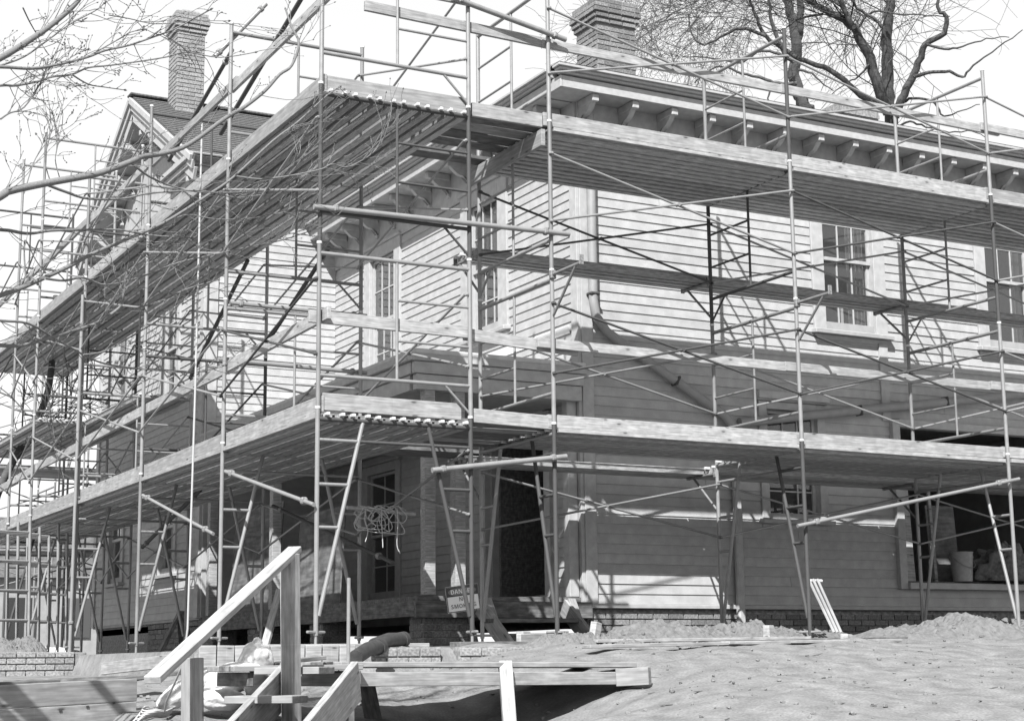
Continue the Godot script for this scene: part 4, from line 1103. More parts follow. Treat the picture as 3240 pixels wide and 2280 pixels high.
	# --- plywood sheets in the porch
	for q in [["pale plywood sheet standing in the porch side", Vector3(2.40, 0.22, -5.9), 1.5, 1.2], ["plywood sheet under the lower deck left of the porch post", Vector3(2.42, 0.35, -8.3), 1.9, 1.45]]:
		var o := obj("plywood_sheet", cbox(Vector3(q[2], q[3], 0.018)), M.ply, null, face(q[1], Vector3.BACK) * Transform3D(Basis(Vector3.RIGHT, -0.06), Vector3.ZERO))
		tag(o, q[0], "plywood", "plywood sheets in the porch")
	# --- trestle at the wing foot
	var tr := thing("trestle", "rough timber trestle at the foot of the wing corner", "trestle")
	for q in [[-0.30, 0.15], [0.32, 0.10], [0.0, -0.3]]: beam(tr, "leg", Vector3(1.55, -0.35, -8.9), Vector3(1.55 + q[1], -0.96, -8.9 + q[0]), 0.10, 0.05, M.old_wood)
	# --- walkway, its posts and the stair
	var wk := thing("plank_walkway", "timber walkway from the stair head to the bank", "walkway")
	var w0 := Vector3(-1.14, -1.135, 3.46)
	var w1 := Vector3(1.42, -1.165, 3.02)
	var wd := (w1 - w0).normalized()
	var wi := Vector3(wd.z, 0, -wd.x)
	if wi.z > 0: wi = -wi
	for k in 5: beam(wk, "plank", w0 + wi * (0.10 + 0.19 * k) + Vector3(0, 0.02, 0) + wd * R.randf_range(-0.1, 0.05), w1 + wi * (0.10 + 0.19 * k) + Vector3(0, 0.025, 0) + wd * R.randf_range(-0.1, 0.35), 0.175, 0.036, [M.wood, M.old_wood, M.wood_b][k % 3])
	beam(wk, "joist", w0 + wi * 0.04 + Vector3(0, -0.075, 0) + wd * 0.06, w1 + wi * 0.04 + Vector3(0, -0.072, 0), 0.045, 0.092, M.wood)
	beam(wk, "joist", w0 + wi * 0.88 + Vector3(0, -0.075, 0), w1 + wi * 0.88 + Vector3(0, -0.072, 0), 0.045, 0.092, M.old_wood)
	beam(wk, "end_block", w0 + Vector3(0, -0.075, 0) - wi * 0.03, w0 + Vector3(0, -0.075, 0) + wi * 0.9, 0.05, 0.09, M.white_wood)
	beam(wk, "post", Vector3(0.15, -1.12, 3.19), Vector3(0.02, -1.62, 3.50), 0.092, 0.085, M.wood_c)
	beam(wk, "post", Vector3(-0.62, -1.20, 2.50), Vector3(-0.58, -1.60, 2.62), 0.09, 0.09, M.old_wood)
	beam(wk, "post", w0 + wi * 0.1 + Vector3(0.03, -0.12, 0), w0 + wi * 0.1 + Vector3(0.03, -0.45, 0), 0.09, 0.09, M.old_wood)
	beam(wk, "cross_tie", Vector3(1.18, -1.23, 3.02), Vector3(1.35, -1.22, 3.2), 0.09, 0.13, M.wood_b)
	tag(pipe(null, "pipe_post", Vector3(-1.145, -1.25, 3.44), Vector3(-1.145, -0.555, 3.44), 0.0125, M.zinc), "thin bright pipe standing at the walkway end", "pipe")
	var sr := thing("timber_stair", "rough open timber stair with a white handrail", "stair")
	var sd := Vector3(-0.64, 0, 0.77)
	var sn := Vector3(0.77, 0, 0.64)     # across the stair, towards the near side
	var s0 := Vector3(-1.60, 0, 3.72)
	beam(sr, "post", Vector3(-1.70, -1.55, 3.88), Vector3(-1.735, -0.44, 3.90), 0.090, 0.090, M.wood, Vector3(0.5, 0, 0.8))
	beam(sr, "post", Vector3(-2.64, -1.85, 4.90), Vector3(-2.665, -1.075, 4.92), 0.088, 0.088, M.wood_b, Vector3(0.5, 0, 0.8))
	beam(sr, "handrail", Vector3(-1.67, -0.405, 3.82), Vector3(-3.03, -1.185, 5.43), 0.088, 0.040, M.white_wood)
	for k in 3:
		var c := Vector3(-1.46, -1.15 - 0.165 * k, 3.80) + sd * (0.02 + 0.50 * k)
		beam(sr, "tread", c - sn * 0.40, c + sn * 0.02, 0.29, 0.045, M.wood if k != 1 else M.wood_b, Vector3.UP)
	for q in [[0.05, M.wood_c], [-0.40, M.wood]]:
		beam(sr, "stringer", Vector3(-1.40, -1.215, 3.96) + sn * (q[0] + 0.02) - sd * 0.06, Vector3(-1.40, -1.235 - 0.42, 3.96) + sn * (q[0] + 0.02) + sd * 1.2, 0.045, 0.25, q[1])
	for k in 4: beam(sr, "landing_plank", Vector3(-1.98 + 0.01 * k, -1.135, 3.52 - 0.15 * k), Vector3(-1.08, -1.132, 3.46 - 0.15 * k), 0.14, 0.036, [M.wood_b, M.old_wood, M.wood][k % 3])
	for x in [-1.85, -1.12]: beam(sr, "landing_joist", Vector3(x, -1.20, 3.55), Vector3(x, -1.20, 2.95), 0.04, 0.09, M.old_wood)
	beam(sr, "landing_edge", Vector3(-1.44, -1.15, 3.62) - sn * 0.42, Vector3(-1.44, -1.15, 3.62) + sn * 0.10, 0.14, 0.045, M.wood_b)
	# --- sandbags
	for q in [["upright white sandbag tied at the top beside the stair", Vector3(-1.44, -1.10, 2.50), Vector3(0.125, 0.145, 0.11), 0.08, 3], ["big white sandbag lying under the upright one", Vector3(-1.72, -1.21, 2.68), Vector3(0.28, 0.105, 0.16), 0.22, 4], ["white sandbag slumped behind the newel post", Vector3(-2.02, -1.285, 2.70), Vector3(0.19, 0.08, 0.13), 0.5, 11], ["white sandbag wedged against the stair side", Vector3(-1.52, -1.27, 2.90), Vector3(0.15, 0.10, 0.12), -0.4, 13], ["small white sandbag lowest by the stair foot", Vector3(-1.80, -1.335, 2.86), Vector3(0.16, 0.075, 0.13), -0.05, 6]]:
		b = MB.new(); blob(b, Vector3.ZERO, q[2], q[4], 0.13, 1.1, 0.92, Basis.IDENTITY, 26)
		var o := thing("sandbag", q[0], "sandbag", "white sandbags by the stair", Transform3D(Basis(Vector3.BACK, q[3]), q[1]))
		obj("sack", b.mesh(), M.canvas, o)
		if q[4] == 3:
			b = MB.new(); blob(b, Vector3(0.02, 0.135, 0), Vector3(0.035, 0.04, 0.03), 9, 0.3, 2.0); obj("neck", b.mesh(), M.canvas, o)
	for q in [["short offcut board beside the sandbags", Vector3(-1.25, -1.10, 2.25), Vector3(-0.75, -1.06, 2.0), 0.10, 0.03], ["weathered board lying behind the sandbags", Vector3(-2.3, -1.22, 1.5), Vector3(-1.0, -1.10, 1.2), 0.14, 0.03], ["pale board on edge near the concrete pad", Vector3(-0.9, -1.12, -3.6), Vector3(-0.5, -1.02, -1.4), 0.04, 0.12], ["old plank lying before the low brick wall", Vector3(-1.9, -1.24, -3.4), Vector3(-0.75, -1.2, -2.6), 0.18, 0.04]]:
		var o := beam(null, "lumber", q[1], q[2], q[3], q[4], M.old_wood if q[3] > 0.11 else M.wood)
		tag(o, q[0], "timber", "loose timber on the site")
	b = MB.new()
	for k in 170:
		var px := R.randf_range(-2.6, 8.5)
		var pz := R.randf_range(0.75, 6.5)
		var sl := R.randf_range(0.02, 0.10) * (2.2 if k % 17 == 0 else 1.0)
		b.box(Vector3(px, height(px, pz) + 0.004, pz), Vector3(sl, 0.006, R.randf_range(0.006, 0.016)), Basis(Vector3.UP, R.randf() * 6.0) * Basis(Vector3.BACK, R.randf_range(-0.2, 0.2)))
	stuff(tag(obj("wood_scraps", b.mesh(), M.old_wood), "small wood scraps and sticks littering the soil", "scraps"))
	# --- rope hanging from the branch, its coil on the ground
	var rp := thing("hanging_rope", "thin white rope hanging from the branch to a coil on the soil", "rope")
	var gy := height(-2.30, 3.0)
	b = MB.new()
	b.tube([Vector3(-2.40, 2.20, 4.03), Vector3(-2.405, 0.5, 4.035), Vector3(-2.415, -0.9, 4.03), Vector3(-2.41, -1.1, 3.95), Vector3(-2.34, gy + 0.12, 3.4), Vector3(-2.20, gy + 0.04, 2.9)], 0.0065, 0.0065, 7)
	obj("line", b.mesh(), M.rope, rp)
	for k in 7:
		var pts := []
		for i in 30:
			var a := TAU * i / 29.0
			var l := Vector3(cos(a) * R.randf_range(0.155, 0.165) + 0.02 * k - 0.06, 0.012 + 0.007 * k, sin(a) * (0.05 + 0.006 * k))
			pts.append(Vector3(-2.25, 0, 2.84) + Basis(Vector3.UP, 0.35 + 0.1 * k) * l)
			pts[i].y += height(pts[i].x, pts[i].z)
		b = MB.new(); b.tube(pts, 0.006, 0.006, 6); obj("coil", b.mesh(), M.rope, rp)
	# --- board wall at the lower left
	var bw := thing("board_wall", "low knotty board wall at the lower left corner", "board wall")
	var p0 := Vector3(-3.75, -1.235, 3.02)
	var p1 := Vector3(-2.26, -1.195, 2.42)
	for k in 3: beam(bw, "board", p0 + Vector3(0, -0.07 - 0.152 * k, 0), p1 + Vector3(0, -0.07 - 0.152 * k, 0) + (p1 - p0) * (0.02 if k == 2 else 0.0), 0.045, 0.149, [M.wood_b, M.wood, M.wood_c][k])
	beam(bw, "cap", p0 + Vector3(0, 0.012, -0.02), p0.lerp(p1, 0.62) + Vector3(0, 0.012, -0.02), 0.06, 0.02, M.old_wood)
	for q in [0.75, 0.88, 0.62]: obj("knot", cbox(Vector3(0.02, 0.014, 0.004), 0.0), M.ink, bw, Transform3D(MB.along(p1 - p0), p0.lerp(p1, q) + Vector3(0.012, -0.16 + 0.1 * (q - 0.75), 0.024)))
	# --- brick pier and concrete block at the far left
	var pr := thing("brick_pier", "low pale brick wall at the far left edge", "wall")
	b = MB.new(); b.box(Vector3(-1.55, -1.15, -5.55), Vector3(1.6, 0.44, 0.3)); var pm := obj("core", b.mesh(), M.mortar, pr)
	brickwork(pm, face(Vector3(-2.35, 0, -5.385), Vector3.RIGHT), 0, 1.6, -1.34, -0.92, "pale_brick", 0.213, 0.07)
	obj("end_block", cbox(Vector3(0.12, 0.44, 0.34), 0.01), M.concrete, pr, Transform3D(Basis.IDENTITY, Vector3(-0.68, -1.15, -5.55)))
	b = MB.new(); b.box(Vector3(-0.20, -1.15, -5.85), Vector3(0.8, 0.34, 0.8), Basis.IDENTITY, 0.02)
	tag(obj("concrete_block", b.mesh(), M.concrete), "pale concrete pad under the left scaffold posts", "concrete pad")
	# --- stacked spare frames and a tarp beyond
	for k in 5:
		var o := thing("spare_frame", "%s spare scaffold frame stored upright at the far left" % ORD[k], "scaffold frame", "spare frames stored at the far left", Transform3D(Basis(Vector3.UP, 0.25) * Basis(Vector3.RIGHT, -0.06), Vector3(-0.95 + 0.20 * k, -1.0, -9.4 - 0.30 * k)))
		for x in [0.0, 0.62]: pipe(o, "post", Vector3(x, 0.12, 0), Vector3(x, 1.95 - 0.1 * (k % 3), 0), 0.022, M.zinc)
		b = MB.new(); b.tube([Vector3(0, 0.16, 0), Vector3(0.03, 0.06, 0), Vector3(0.12, 0.02, 0), Vector3(0.5, 0.02, 0), Vector3(0.59, 0.06, 0), Vector3(0.62, 0.16, 0)], 0.022, 0.022, 8); obj("bow", b.mesh(), M.zinc, o)
		for y in [0.55, 0.95, 1.35, 1.75]: pipe(o, "rung", Vector3(0, y, 0), Vector3(0.62, y, 0), 0.016, M.zinc)
	b = MB.new(); blob(b, Vector3(0.1, -0.98, -13.6), Vector3(1.3, 0.26, 0.5), 41, 0.25, 1.2, 0.2)
	tag(obj("white_tarp", b.mesh(), M.tarp), "white tarp over a stack beyond the far left scaffold", "tarp")
	mound("dark soil heap beside the far left low wall", -1.05, -7.0, 0.40, 0.4, 0.26, 19)
	# --- neighbour's house in the distance
	var nh := thing("distant_house", "grey low house far behind the left scaffold", "house")
	b = MB.new(); b.box(Vector3(8, 0.3, -46.0), Vector3(12.0, 3.4, 7.0)); obj("wall", b.mesh(), M.far_wall, nh)
	b = MB.new()
	b.fquad(Vector3(1.5, 1.9, -42.2), Vector3(14.5, 1.9, -42.2), Vector3(14.5, 4.2, -46), Vector3(1.5, 4.2, -46), Vector3(8, -5, -46))
	b.fquad(Vector3(1.5, 1.9, -49.8), Vector3(14.5, 1.9, -49.8), Vector3(14.5, 4.2, -46), Vector3(1.5, 4.2, -46), Vector3(8, -5, -46))
	for x in [1.6, 14.4]: b.fquad(Vector3(x, 1.9, -42.3), Vector3(x, 1.9, -49.7), Vector3(x, 4.15, -46), Vector3(x, 4.15, -46), Vector3(8, 2, -46))
	obj("roof", b.mesh(), M.far_roof, nh)
	for x in [5.0, 6.6, 8.4, 10.2]: obj("window", cbox(Vector3(0.9, 1.3, 0.1), 0.0), M.glass, nh, Transform3D(Basis.IDENTITY, Vector3(x, 0.6, -42.48)))

# ------------------------------------------------------------------ trees
func smooth(pts: Array, k: int) -> Array:
	var c := Curve3D.new()
	for i in pts.size():
		var t: Vector3 = (pts[min(i + 1, pts.size() - 1)] - pts[max(i - 1, 0)]) / 6.0
		c.add_point(pts[i], -t, t)
	var out := []
	for i in pts.size() - 1:
		for j in k: out.append(c.sample(i, float(j) / k))
	out.append(pts[pts.size() - 1])
	return out
func twigs(b: MB, p: Vector3, d: Vector3, l: float, r: float, depth: int, R: RandomNumberGenerator, droop: float, lim: Array) -> void:
	if lim[0] <= 0: return
	lim[0] -= 1
	var pts := [p]
	var q := p
	var dir := d.normalized()
	var n := 6 if depth > 0 else 5
	for i in n:
		dir = (dir + Vector3(R.randf_range(-0.17, 0.17), R.randf_range(-0.15, 0.15) + droop, R.randf_range(-0.17, 0.17))).normalized()
		q += dir * l / n
		pts.append(q)
		if depth > 0 and (i > 0 or R.randf() < 0.5):
			for s in (2 if R.randf() < 0.55 else 1):
				var side := dir.cross(Vector3(R.randf_range(-1, 1), R.randf_range(-1, 1), R.randf_range(-1, 1))).normalized()
				twigs(b, q, dir * R.randf_range(0.35, 0.9) + side * 0.75 + Vector3(0, 0.12, 0), l * R.randf_range(0.45, 0.72), max(r * 0.6, lim[1]), depth - 1, R, droop, lim)
	b.tube(pts, r, max(r * 0.55, lim[1]), 4 if r > lim[1] * 1.5 else 3, false)
func trees() -> void:
	var R := RandomNumberGenerator.new(); R.seed = 2024
	var bases := [Vector3(19.6, -1.3, -15.0), Vector3(27.0, -1.3, -27.1)]
	var labels := ["big bare tree with dark forked limbs behind the main roof", "pale-trunked bare tree left of the big one, behind the roof"]
	for k in 2:
		var o := thing("bare_tree", labels[k], "tree", "bare trees behind the house")
		var b := MB.new()
		var tw := MB.new()
		var first := true
		var lim := [6500 if k == 0 else 1000, 0.0042 if k == 0 else 0.0055]
		var tm := MB.new()
		for L in LIMBS:
			if L[0] != k: continue
			var pts: Array = L[3].duplicate()
			if first: pts.push_front(bases[k])
			var sp := smooth(pts, 4)
			for i in range(1, sp.size() - 1): sp[i] += Vector3(R.randf_range(-1, 1), R.randf_range(-1, 1), R.randf_range(-1, 1)) * (0.015 + L[2] * 0.18)
			if first: tm.tube(sp, L[1] * 1.25, L[2], 12)
			else: b.tube(sp, L[1], L[2], 8)
			var n := sp.size()
			for i in range(3 if not first else 20, n):
				var d: Vector3 = (sp[min(i + 1, n - 1)] - sp[max(i - 1, 0)]).normalized()
				for s in 1:
					if R.randf() < 0.45: continue
					var a := R.randf() * TAU
					var sd := Vector3(cos(a), 0.05 + 0.45 * R.randf(), sin(a)).normalized()
					var ll := R.randf_range(1.8, 4.6) * (1.0 if k == 0 else 1.25)
					twigs(tw, sp[i], d * 0.5 + sd, ll, 0.020 if R.randf() < 0.3 else 0.013, 3 if R.randf() < 0.35 else 2, R, -0.02, lim)
			first = false
		obj("trunk", tm.mesh(), M.tree_bark, o)
		var lm := obj("limbs", b.mesh(), M.tree_bark, o)
		stuff(obj("twigs", tw.mesh(), M.tree_bark, o))
	# the tree at the left: trunk outside the frame, limbs reach in
	var o := thing("budding_tree", "budding tree whose bare branches reach in from the left", "tree")
	var tk := MB.new()
	var base := Vector3(-5.7, height(-5.7, 3.2) - 0.1, 3.2)
	tk.tube(smooth([base, base + Vector3(0.05, 0.8, -0.05), Vector3(-5.6, 0.5, 3.25), Vector3(-5.62, 2.0, 3.3), Vector3(-5.65, 3.8, 3.25), Vector3(-5.5, 6.0, 3.0)], 5), 0.20, 0.10, 14)
	obj("trunk", tk.mesh(), M.bark, o)
	var bd := MB.new()
	var tw := MB.new()
	for B in BRANCHES:
		var pts: Array = B[2]
		var sp := smooth(pts, 4)
		var br := MB.new()
		br.tube(sp, B[0] * 0.72, B[1] * 0.75, 8)
		obj("branch", br.mesh(), M.bark, o)
		var n := sp.size()
		var i := 3
		while i < n - 1:
			var d: Vector3 = (sp[i + 1] - sp[i]).normalized()
			if R.randf() < 0.50:
				var s := 1.0 if R.randf() < 0.6 else -1.0
				var up := Vector3(0.2, 1, 0.15) * s + Vector3(R.randf_range(-0.6, 0.6), R.randf_range(-0.3, 0.5), R.randf_range(-0.6, 0.6))
				fine_twig(tw, bd, sp[i], (d * R.randf_range(0.7, 1.5) + up * 0.7).normalized(), d, R.randf_range(0.06, 0.42), 0.0026, R, 2 if R.randf() < 0.4 else 1)
			elif R.randf() < 0.5: bud(bd, sp[i] + Vector3(0, B[1], 0), d, 0.0035)
			i += 1
		bud(bd, sp[n - 1], sp[n - 1] - sp[n - 2], 0.008)
	obj("limb", limb_to_trunk(), M.bark, o)
	stuff(obj("twigs", tw.mesh(), M.bark, o))
	stuff(obj("buds", bd.mesh(), M.bud, o))
func fine_twig(tw: MB, bd: MB, p: Vector3, dir: Vector3, lead: Vector3, l: float, r: float, R: RandomNumberGenerator, depth: int) -> void:
	var pp := [p]
	var q := p
	var n := 6
	for k in n:
		dir = (dir + lead * 0.10 + Vector3(R.randf_range(-0.26, 0.26), R.randf_range(-0.24, 0.26), R.randf_range(-0.26, 0.26))).normalized()
		q += dir * l / n
		pp.append(q)
		if R.randf() < 0.4: bud(bd, q, dir, R.randf_range(0.0022, 0.0038))
		if depth > 0 and k > 0 and R.randf() < 0.42:
			fine_twig(tw, bd, q, (dir + Vector3(R.randf_range(-0.9, 0.9), R.randf_range(-0.8, 0.9), R.randf_range(-0.9, 0.9))).normalized(), dir, l * R.randf_range(0.3, 0.6), r * 0.75, R, depth - 1)
	tw.tube(pp, r, r * 0.5, 5, false)
	bud(bd, q, dir, R.randf_range(0.003, 0.0055))
func limb_to_trunk() -> Mesh:
	var b := MB.new()
	var seen := {}
	for B in BRANCHES:
		var p: Vector3 = B[2][0]
		if p.x > -3.9: continue
		var key := "%.1f,%.1f" % [p.x, p.y]
		if seen.has(key): continue
		seen[key] = true
		b.tube(smooth([Vector3(-5.6, p.y - 0.75, 3.28), p.lerp(Vector3(-5.6, p.y - 0.45, 3.28), 0.45), p], 4), 0.055, 0.03, 8)
	return b.mesh()
func bud(b: MB, p: Vector3, d: Vector3, r: float) -> void:
	d = d.normalized()
	b.tube([p - d * r * 0.8, p, p + d * r * 0.9, p + d * r * 1.7], r * 0.7, r * 0.25, 5)
	b.tube([p - d * r * 0.3, p + d * r * 0.6], r * 0.9, r * 0.8, 5)
# slim dark trunk at the far left
func slim_tree() -> void:
	var o := thing("slim_tree", "slim dark leaning tree trunk behind the left scaffold", "tree")
	var b := MB.new()
	b.tube(smooth([Vector3(0.25, -1.1, -14.2), Vector3(0.02, -0.3, -14.2), Vector3(-0.1, 0.5, -14.2), Vector3(-0.08, 1.1, -14.2), Vector3(0.12, 1.9, -14.2), Vector3(0.55, 2.8, -14.2), Vector3(0.85, 3.6, -14.3), Vector3(0.95, 5.2, -14.5)], 5), 0.085, 0.05, 10)
	obj("trunk", b.mesh(), M.tree_bark, o)
	var R := RandomNumberGenerator.new(); R.seed = 5
	var tw := MB.new()
	var lim := [240, 0.006]
	for k in 10: twigs(tw, Vector3(0.3 + 0.06 * k, 2.2 + 0.3 * k, -14.3), Vector3(R.randf_range(-1, 1), 0.4, R.randf_range(-1, 1)), 1.1, 0.014, 2, R, 0.0, lim)
	stuff(obj("twigs", tw.mesh(), M.tree_bark, o))
const BRANCHES := [
	[0.0298, 0.0149, [Vector3(-4.311,1.742,4.932), Vector3(-4.055,1.896,4.946), Vector3(-3.810,2.065,4.973), Vector3(-3.653,2.199,4.978), Vector3(-3.551,2.300,4.961), Vector3(-3.442,2.423,4.958), Vector3(-3.376,2.522,4.936), Vector3(-3.265,2.647,4.938)]],
	[0.0161, 0.0050, [Vector3(-4.281,1.820,4.698), Vector3(-4.010,2.054,4.739), Vector3(-3.761,2.108,4.722), Vector3(-3.587,2.140,4.687), Vector3(-3.443,2.196,4.658), Vector3(-3.276,2.273,4.644), Vector3(-3.170,2.341,4.615), Vector3(-3.029,2.404,4.594), Vector3(-2.895,2.479,4.578), Vector3(-2.745,2.567,4.573), Vector3(-2.544,2.710,4.612)]],
	[0.0124, 0.0037, [Vector3(-4.236,1.936,4.348), Vector3(-3.943,2.053,4.359), Vector3(-3.688,2.131,4.359), Vector3(-3.597,2.160,4.315), Vector3(-3.460,2.217,4.291), Vector3(-3.377,2.269,4.255), Vector3(-3.259,2.312,4.225), Vector3(-3.159,2.379,4.200), Vector3(-3.030,2.423,4.176), Vector3(-2.833,2.484,4.177), Vector3(-2.668,2.542,4.173), Vector3(-2.551,2.597,4.155), Vector3(-2.332,2.602,4.151), Vector3(-2.109,2.666,4.177)]],
	[0.0074, 0.0037, [Vector3(-3.291,2.261,4.365), Vector3(-3.178,2.243,4.295), Vector3(-3.068,2.261,4.239), Vector3(-2.930,2.280,4.190)]],
	[0.0062, 0.0031, [Vector3(-3.249,2.316,4.531), Vector3(-3.176,2.378,4.505), Vector3(-3.043,2.481,4.511), Vector3(-2.983,2.535,4.479), Vector3(-2.904,2.574,4.448)]],
	[0.0335, 0.0074, [Vector3(-4.240,0.976,4.723), Vector3(-4.000,1.179,4.737), Vector3(-3.737,1.369,4.763), Vector3(-3.682,1.418,4.715), Vector3(-3.484,1.492,4.704), Vector3(-3.296,1.555,4.692), Vector3(-3.174,1.605,4.664), Vector3(-3.008,1.693,4.660), Vector3(-2.930,1.745,4.624), Vector3(-2.803,1.788,4.599), Vector3(-2.653,1.865,4.593), Vector3(-2.449,2.043,4.644), Vector3(-2.338,2.127,4.635), Vector3(-2.214,2.245,4.645), Vector3(-2.123,2.362,4.646), Vector3(-2.041,2.438,4.628), Vector3(-1.996,2.588,4.627), Vector3(-2.028,2.702,4.584), Vector3(-2.055,2.826,4.548)]],
	[0.0112, 0.0037, [Vector3(-2.942,1.762,4.417), Vector3(-2.812,1.720,4.338), Vector3(-2.658,1.698,4.275), Vector3(-2.478,1.696,4.229), Vector3(-2.256,1.721,4.207)]],
	[0.0124, 0.0043, [Vector3(-3.463,1.511,4.612), Vector3(-3.340,1.503,4.543), Vector3(-3.199,1.498,4.480), Vector3(-2.987,1.533,4.449), Vector3(-2.831,1.593,4.415), Vector3(-2.564,1.646,4.414), Vector3(-2.413,1.663,4.370), Vector3(-2.228,1.698,4.346)]],
	[0.0174, 0.0050, [Vector3(-4.208,1.033,4.484), Vector3(-3.941,1.212,4.487), Vector3(-3.672,1.263,4.467), Vector3(-3.516,1.271,4.419), Vector3(-3.377,1.314,4.378), Vector3(-3.170,1.349,4.353), Vector3(-2.975,1.378,4.328), Vector3(-2.790,1.376,4.295), Vector3(-2.528,1.389,4.293)]],
	[0.0236, 0.0050, [Vector3(-4.193,0.631,4.527), Vector3(-3.906,0.774,4.499), Vector3(-3.656,0.894,4.468), Vector3(-3.533,0.961,4.406), Vector3(-3.394,1.046,4.354), Vector3(-3.244,1.140,4.308), Vector3(-3.124,1.227,4.255), Vector3(-2.937,1.335,4.227), Vector3(-2.685,1.478,4.232), Vector3(-2.425,1.676,4.264), Vector3(-2.265,1.811,4.251), Vector3(-2.038,2.056,4.304), Vector3(-1.875,2.204,4.307), Vector3(-1.693,2.397,4.340), Vector3(-1.589,2.484,4.304)]],
	[0.0186, 0.0050, [Vector3(-4.176,0.655,4.406), Vector3(-3.858,0.647,4.360), Vector3(-3.613,0.646,4.311), Vector3(-3.480,0.668,4.249), Vector3(-3.330,0.729,4.199), Vector3(-3.184,0.793,4.151), Vector3(-3.038,0.859,4.106), Vector3(-2.938,0.932,4.052), Vector3(-2.810,0.980,4.001), Vector3(-2.599,1.068,3.985), Vector3(-2.452,1.154,3.953), Vector3(-2.245,1.237,3.942)]],
	[0.0112, 0.0037, [Vector3(-3.002,0.878,4.298), Vector3(-2.935,0.943,4.264), Vector3(-2.909,1.017,4.222), Vector3(-2.931,1.105,4.171), Vector3(-2.941,1.203,4.126)]],
	[0.0136, 0.0037, [Vector3(-4.176,0.655,4.406), Vector3(-3.865,0.777,4.364), Vector3(-3.616,0.788,4.298), Vector3(-3.446,0.801,4.220), Vector3(-3.288,0.753,4.130), Vector3(-3.087,0.679,4.047), Vector3(-2.939,0.652,3.964), Vector3(-2.732,0.649,3.903), Vector3(-2.374,0.652,3.893), Vector3(-2.155,0.720,3.859)]],
	[0.0112, 0.0037, [Vector3(-3.423,1.009,4.487), Vector3(-3.294,1.030,4.391), Vector3(-3.165,1.079,4.302), Vector3(-3.002,1.072,4.210), Vector3(-2.755,1.169,4.169), Vector3(-2.554,1.274,4.121), Vector3(-2.186,1.394,4.137), Vector3(-1.903,1.485,4.127), Vector3(-1.649,1.598,4.120)]],
	[0.0074, 0.0037, [Vector3(-2.280,1.787,4.356), Vector3(-2.139,1.786,4.363), Vector3(-2.005,1.812,4.379), Vector3(-1.921,1.837,4.377), Vector3(-1.760,1.885,4.414), Vector3(-1.689,1.927,4.415), Vector3(-1.594,1.923,4.410), Vector3(-1.510,1.964,4.417), Vector3(-1.419,2.036,4.439), Vector3(-1.355,2.136,4.460), Vector3(-1.325,2.242,4.469)]],
	[0.0062, 0.0025, [Vector3(-1.988,1.826,4.335), Vector3(-1.909,1.910,4.346), Vector3(-1.872,2.010,4.347), Vector3(-1.864,2.069,4.324)]],
	[0.0062, 0.0025, [Vector3(-2.423,1.646,4.401), Vector3(-2.316,1.654,4.357), Vector3(-2.230,1.673,4.310), Vector3(-2.041,1.725,4.311), Vector3(-1.881,1.791,4.308), Vector3(-1.785,1.891,4.294)]],
	[0.0062, 0.0025, [Vector3(-2.622,1.502,4.296), Vector3(-2.534,1.538,4.266), Vector3(-2.365,1.535,4.251), Vector3(-2.160,1.561,4.260), Vector3(-2.014,1.609,4.258), Vector3(-1.880,1.635,4.247), Vector3(-1.790,1.683,4.227)]],
	[0.0074, 0.0031, [Vector3(-3.129,0.647,4.219), Vector3(-2.992,0.690,4.157), Vector3(-2.818,0.805,4.122), Vector3(-2.625,0.941,4.101), Vector3(-2.466,1.097,4.078), Vector3(-2.375,1.234,4.033)]],
	[0.0074, 0.0031, [Vector3(-3.523,1.004,4.465), Vector3(-3.537,1.147,4.464), Vector3(-3.529,1.223,4.452), Vector3(-3.464,1.131,4.410), Vector3(-3.402,1.072,4.377)]],
	[0.0062, 0.0025, [Vector3(-3.409,0.822,4.060), Vector3(-3.351,0.692,3.982), Vector3(-3.285,0.578,3.911), Vector3(-3.236,0.461,3.837), Vector3(-3.194,0.323,3.761)]],
	[0.0074, 0.0025, [Vector3(-3.735,1.834,4.658), Vector3(-3.684,1.884,4.631), Vector3(-3.602,1.937,4.612), Vector3(-3.522,2.084,4.627), Vector3(-3.471,2.213,4.631), Vector3(-3.380,2.470,4.697)]],
	[0.0087, 0.0037, [Vector3(-3.744,2.149,4.633), Vector3(-3.618,2.223,4.631), Vector3(-3.488,2.344,4.650), Vector3(-3.379,2.447,4.661), Vector3(-3.244,2.546,4.679), Vector3(-3.191,2.607,4.662)]],
	[0.0062, 0.0025, [Vector3(-3.642,2.499,4.653), Vector3(-3.569,2.442,4.554), Vector3(-3.510,2.437,4.474), Vector3(-3.404,2.523,4.440)]],
	[0.0050, 0.0025, [Vector3(-3.159,2.547,4.645), Vector3(-3.023,2.571,4.587), Vector3(-2.851,2.588,4.538), Vector3(-2.624,2.652,4.527), Vector3(-2.400,2.698,4.513)]],
	[0.0050, 0.0025, [Vector3(-3.364,1.624,4.271), Vector3(-3.402,1.753,4.268), Vector3(-3.385,1.886,4.281), Vector3(-3.370,1.961,4.276), Vector3(-3.403,2.033,4.259)]],
	[0.0050, 0.0025, [Vector3(-3.318,1.652,4.289), Vector3(-3.344,1.760,4.272), Vector3(-3.338,1.870,4.264), Vector3(-3.371,2.044,4.270)]],
	[0.0050, 0.0025, [Vector3(-3.502,1.557,4.222), Vector3(-3.454,1.747,4.200), Vector3(-3.400,1.873,4.163), Vector3(-3.423,1.961,4.098)]],
]
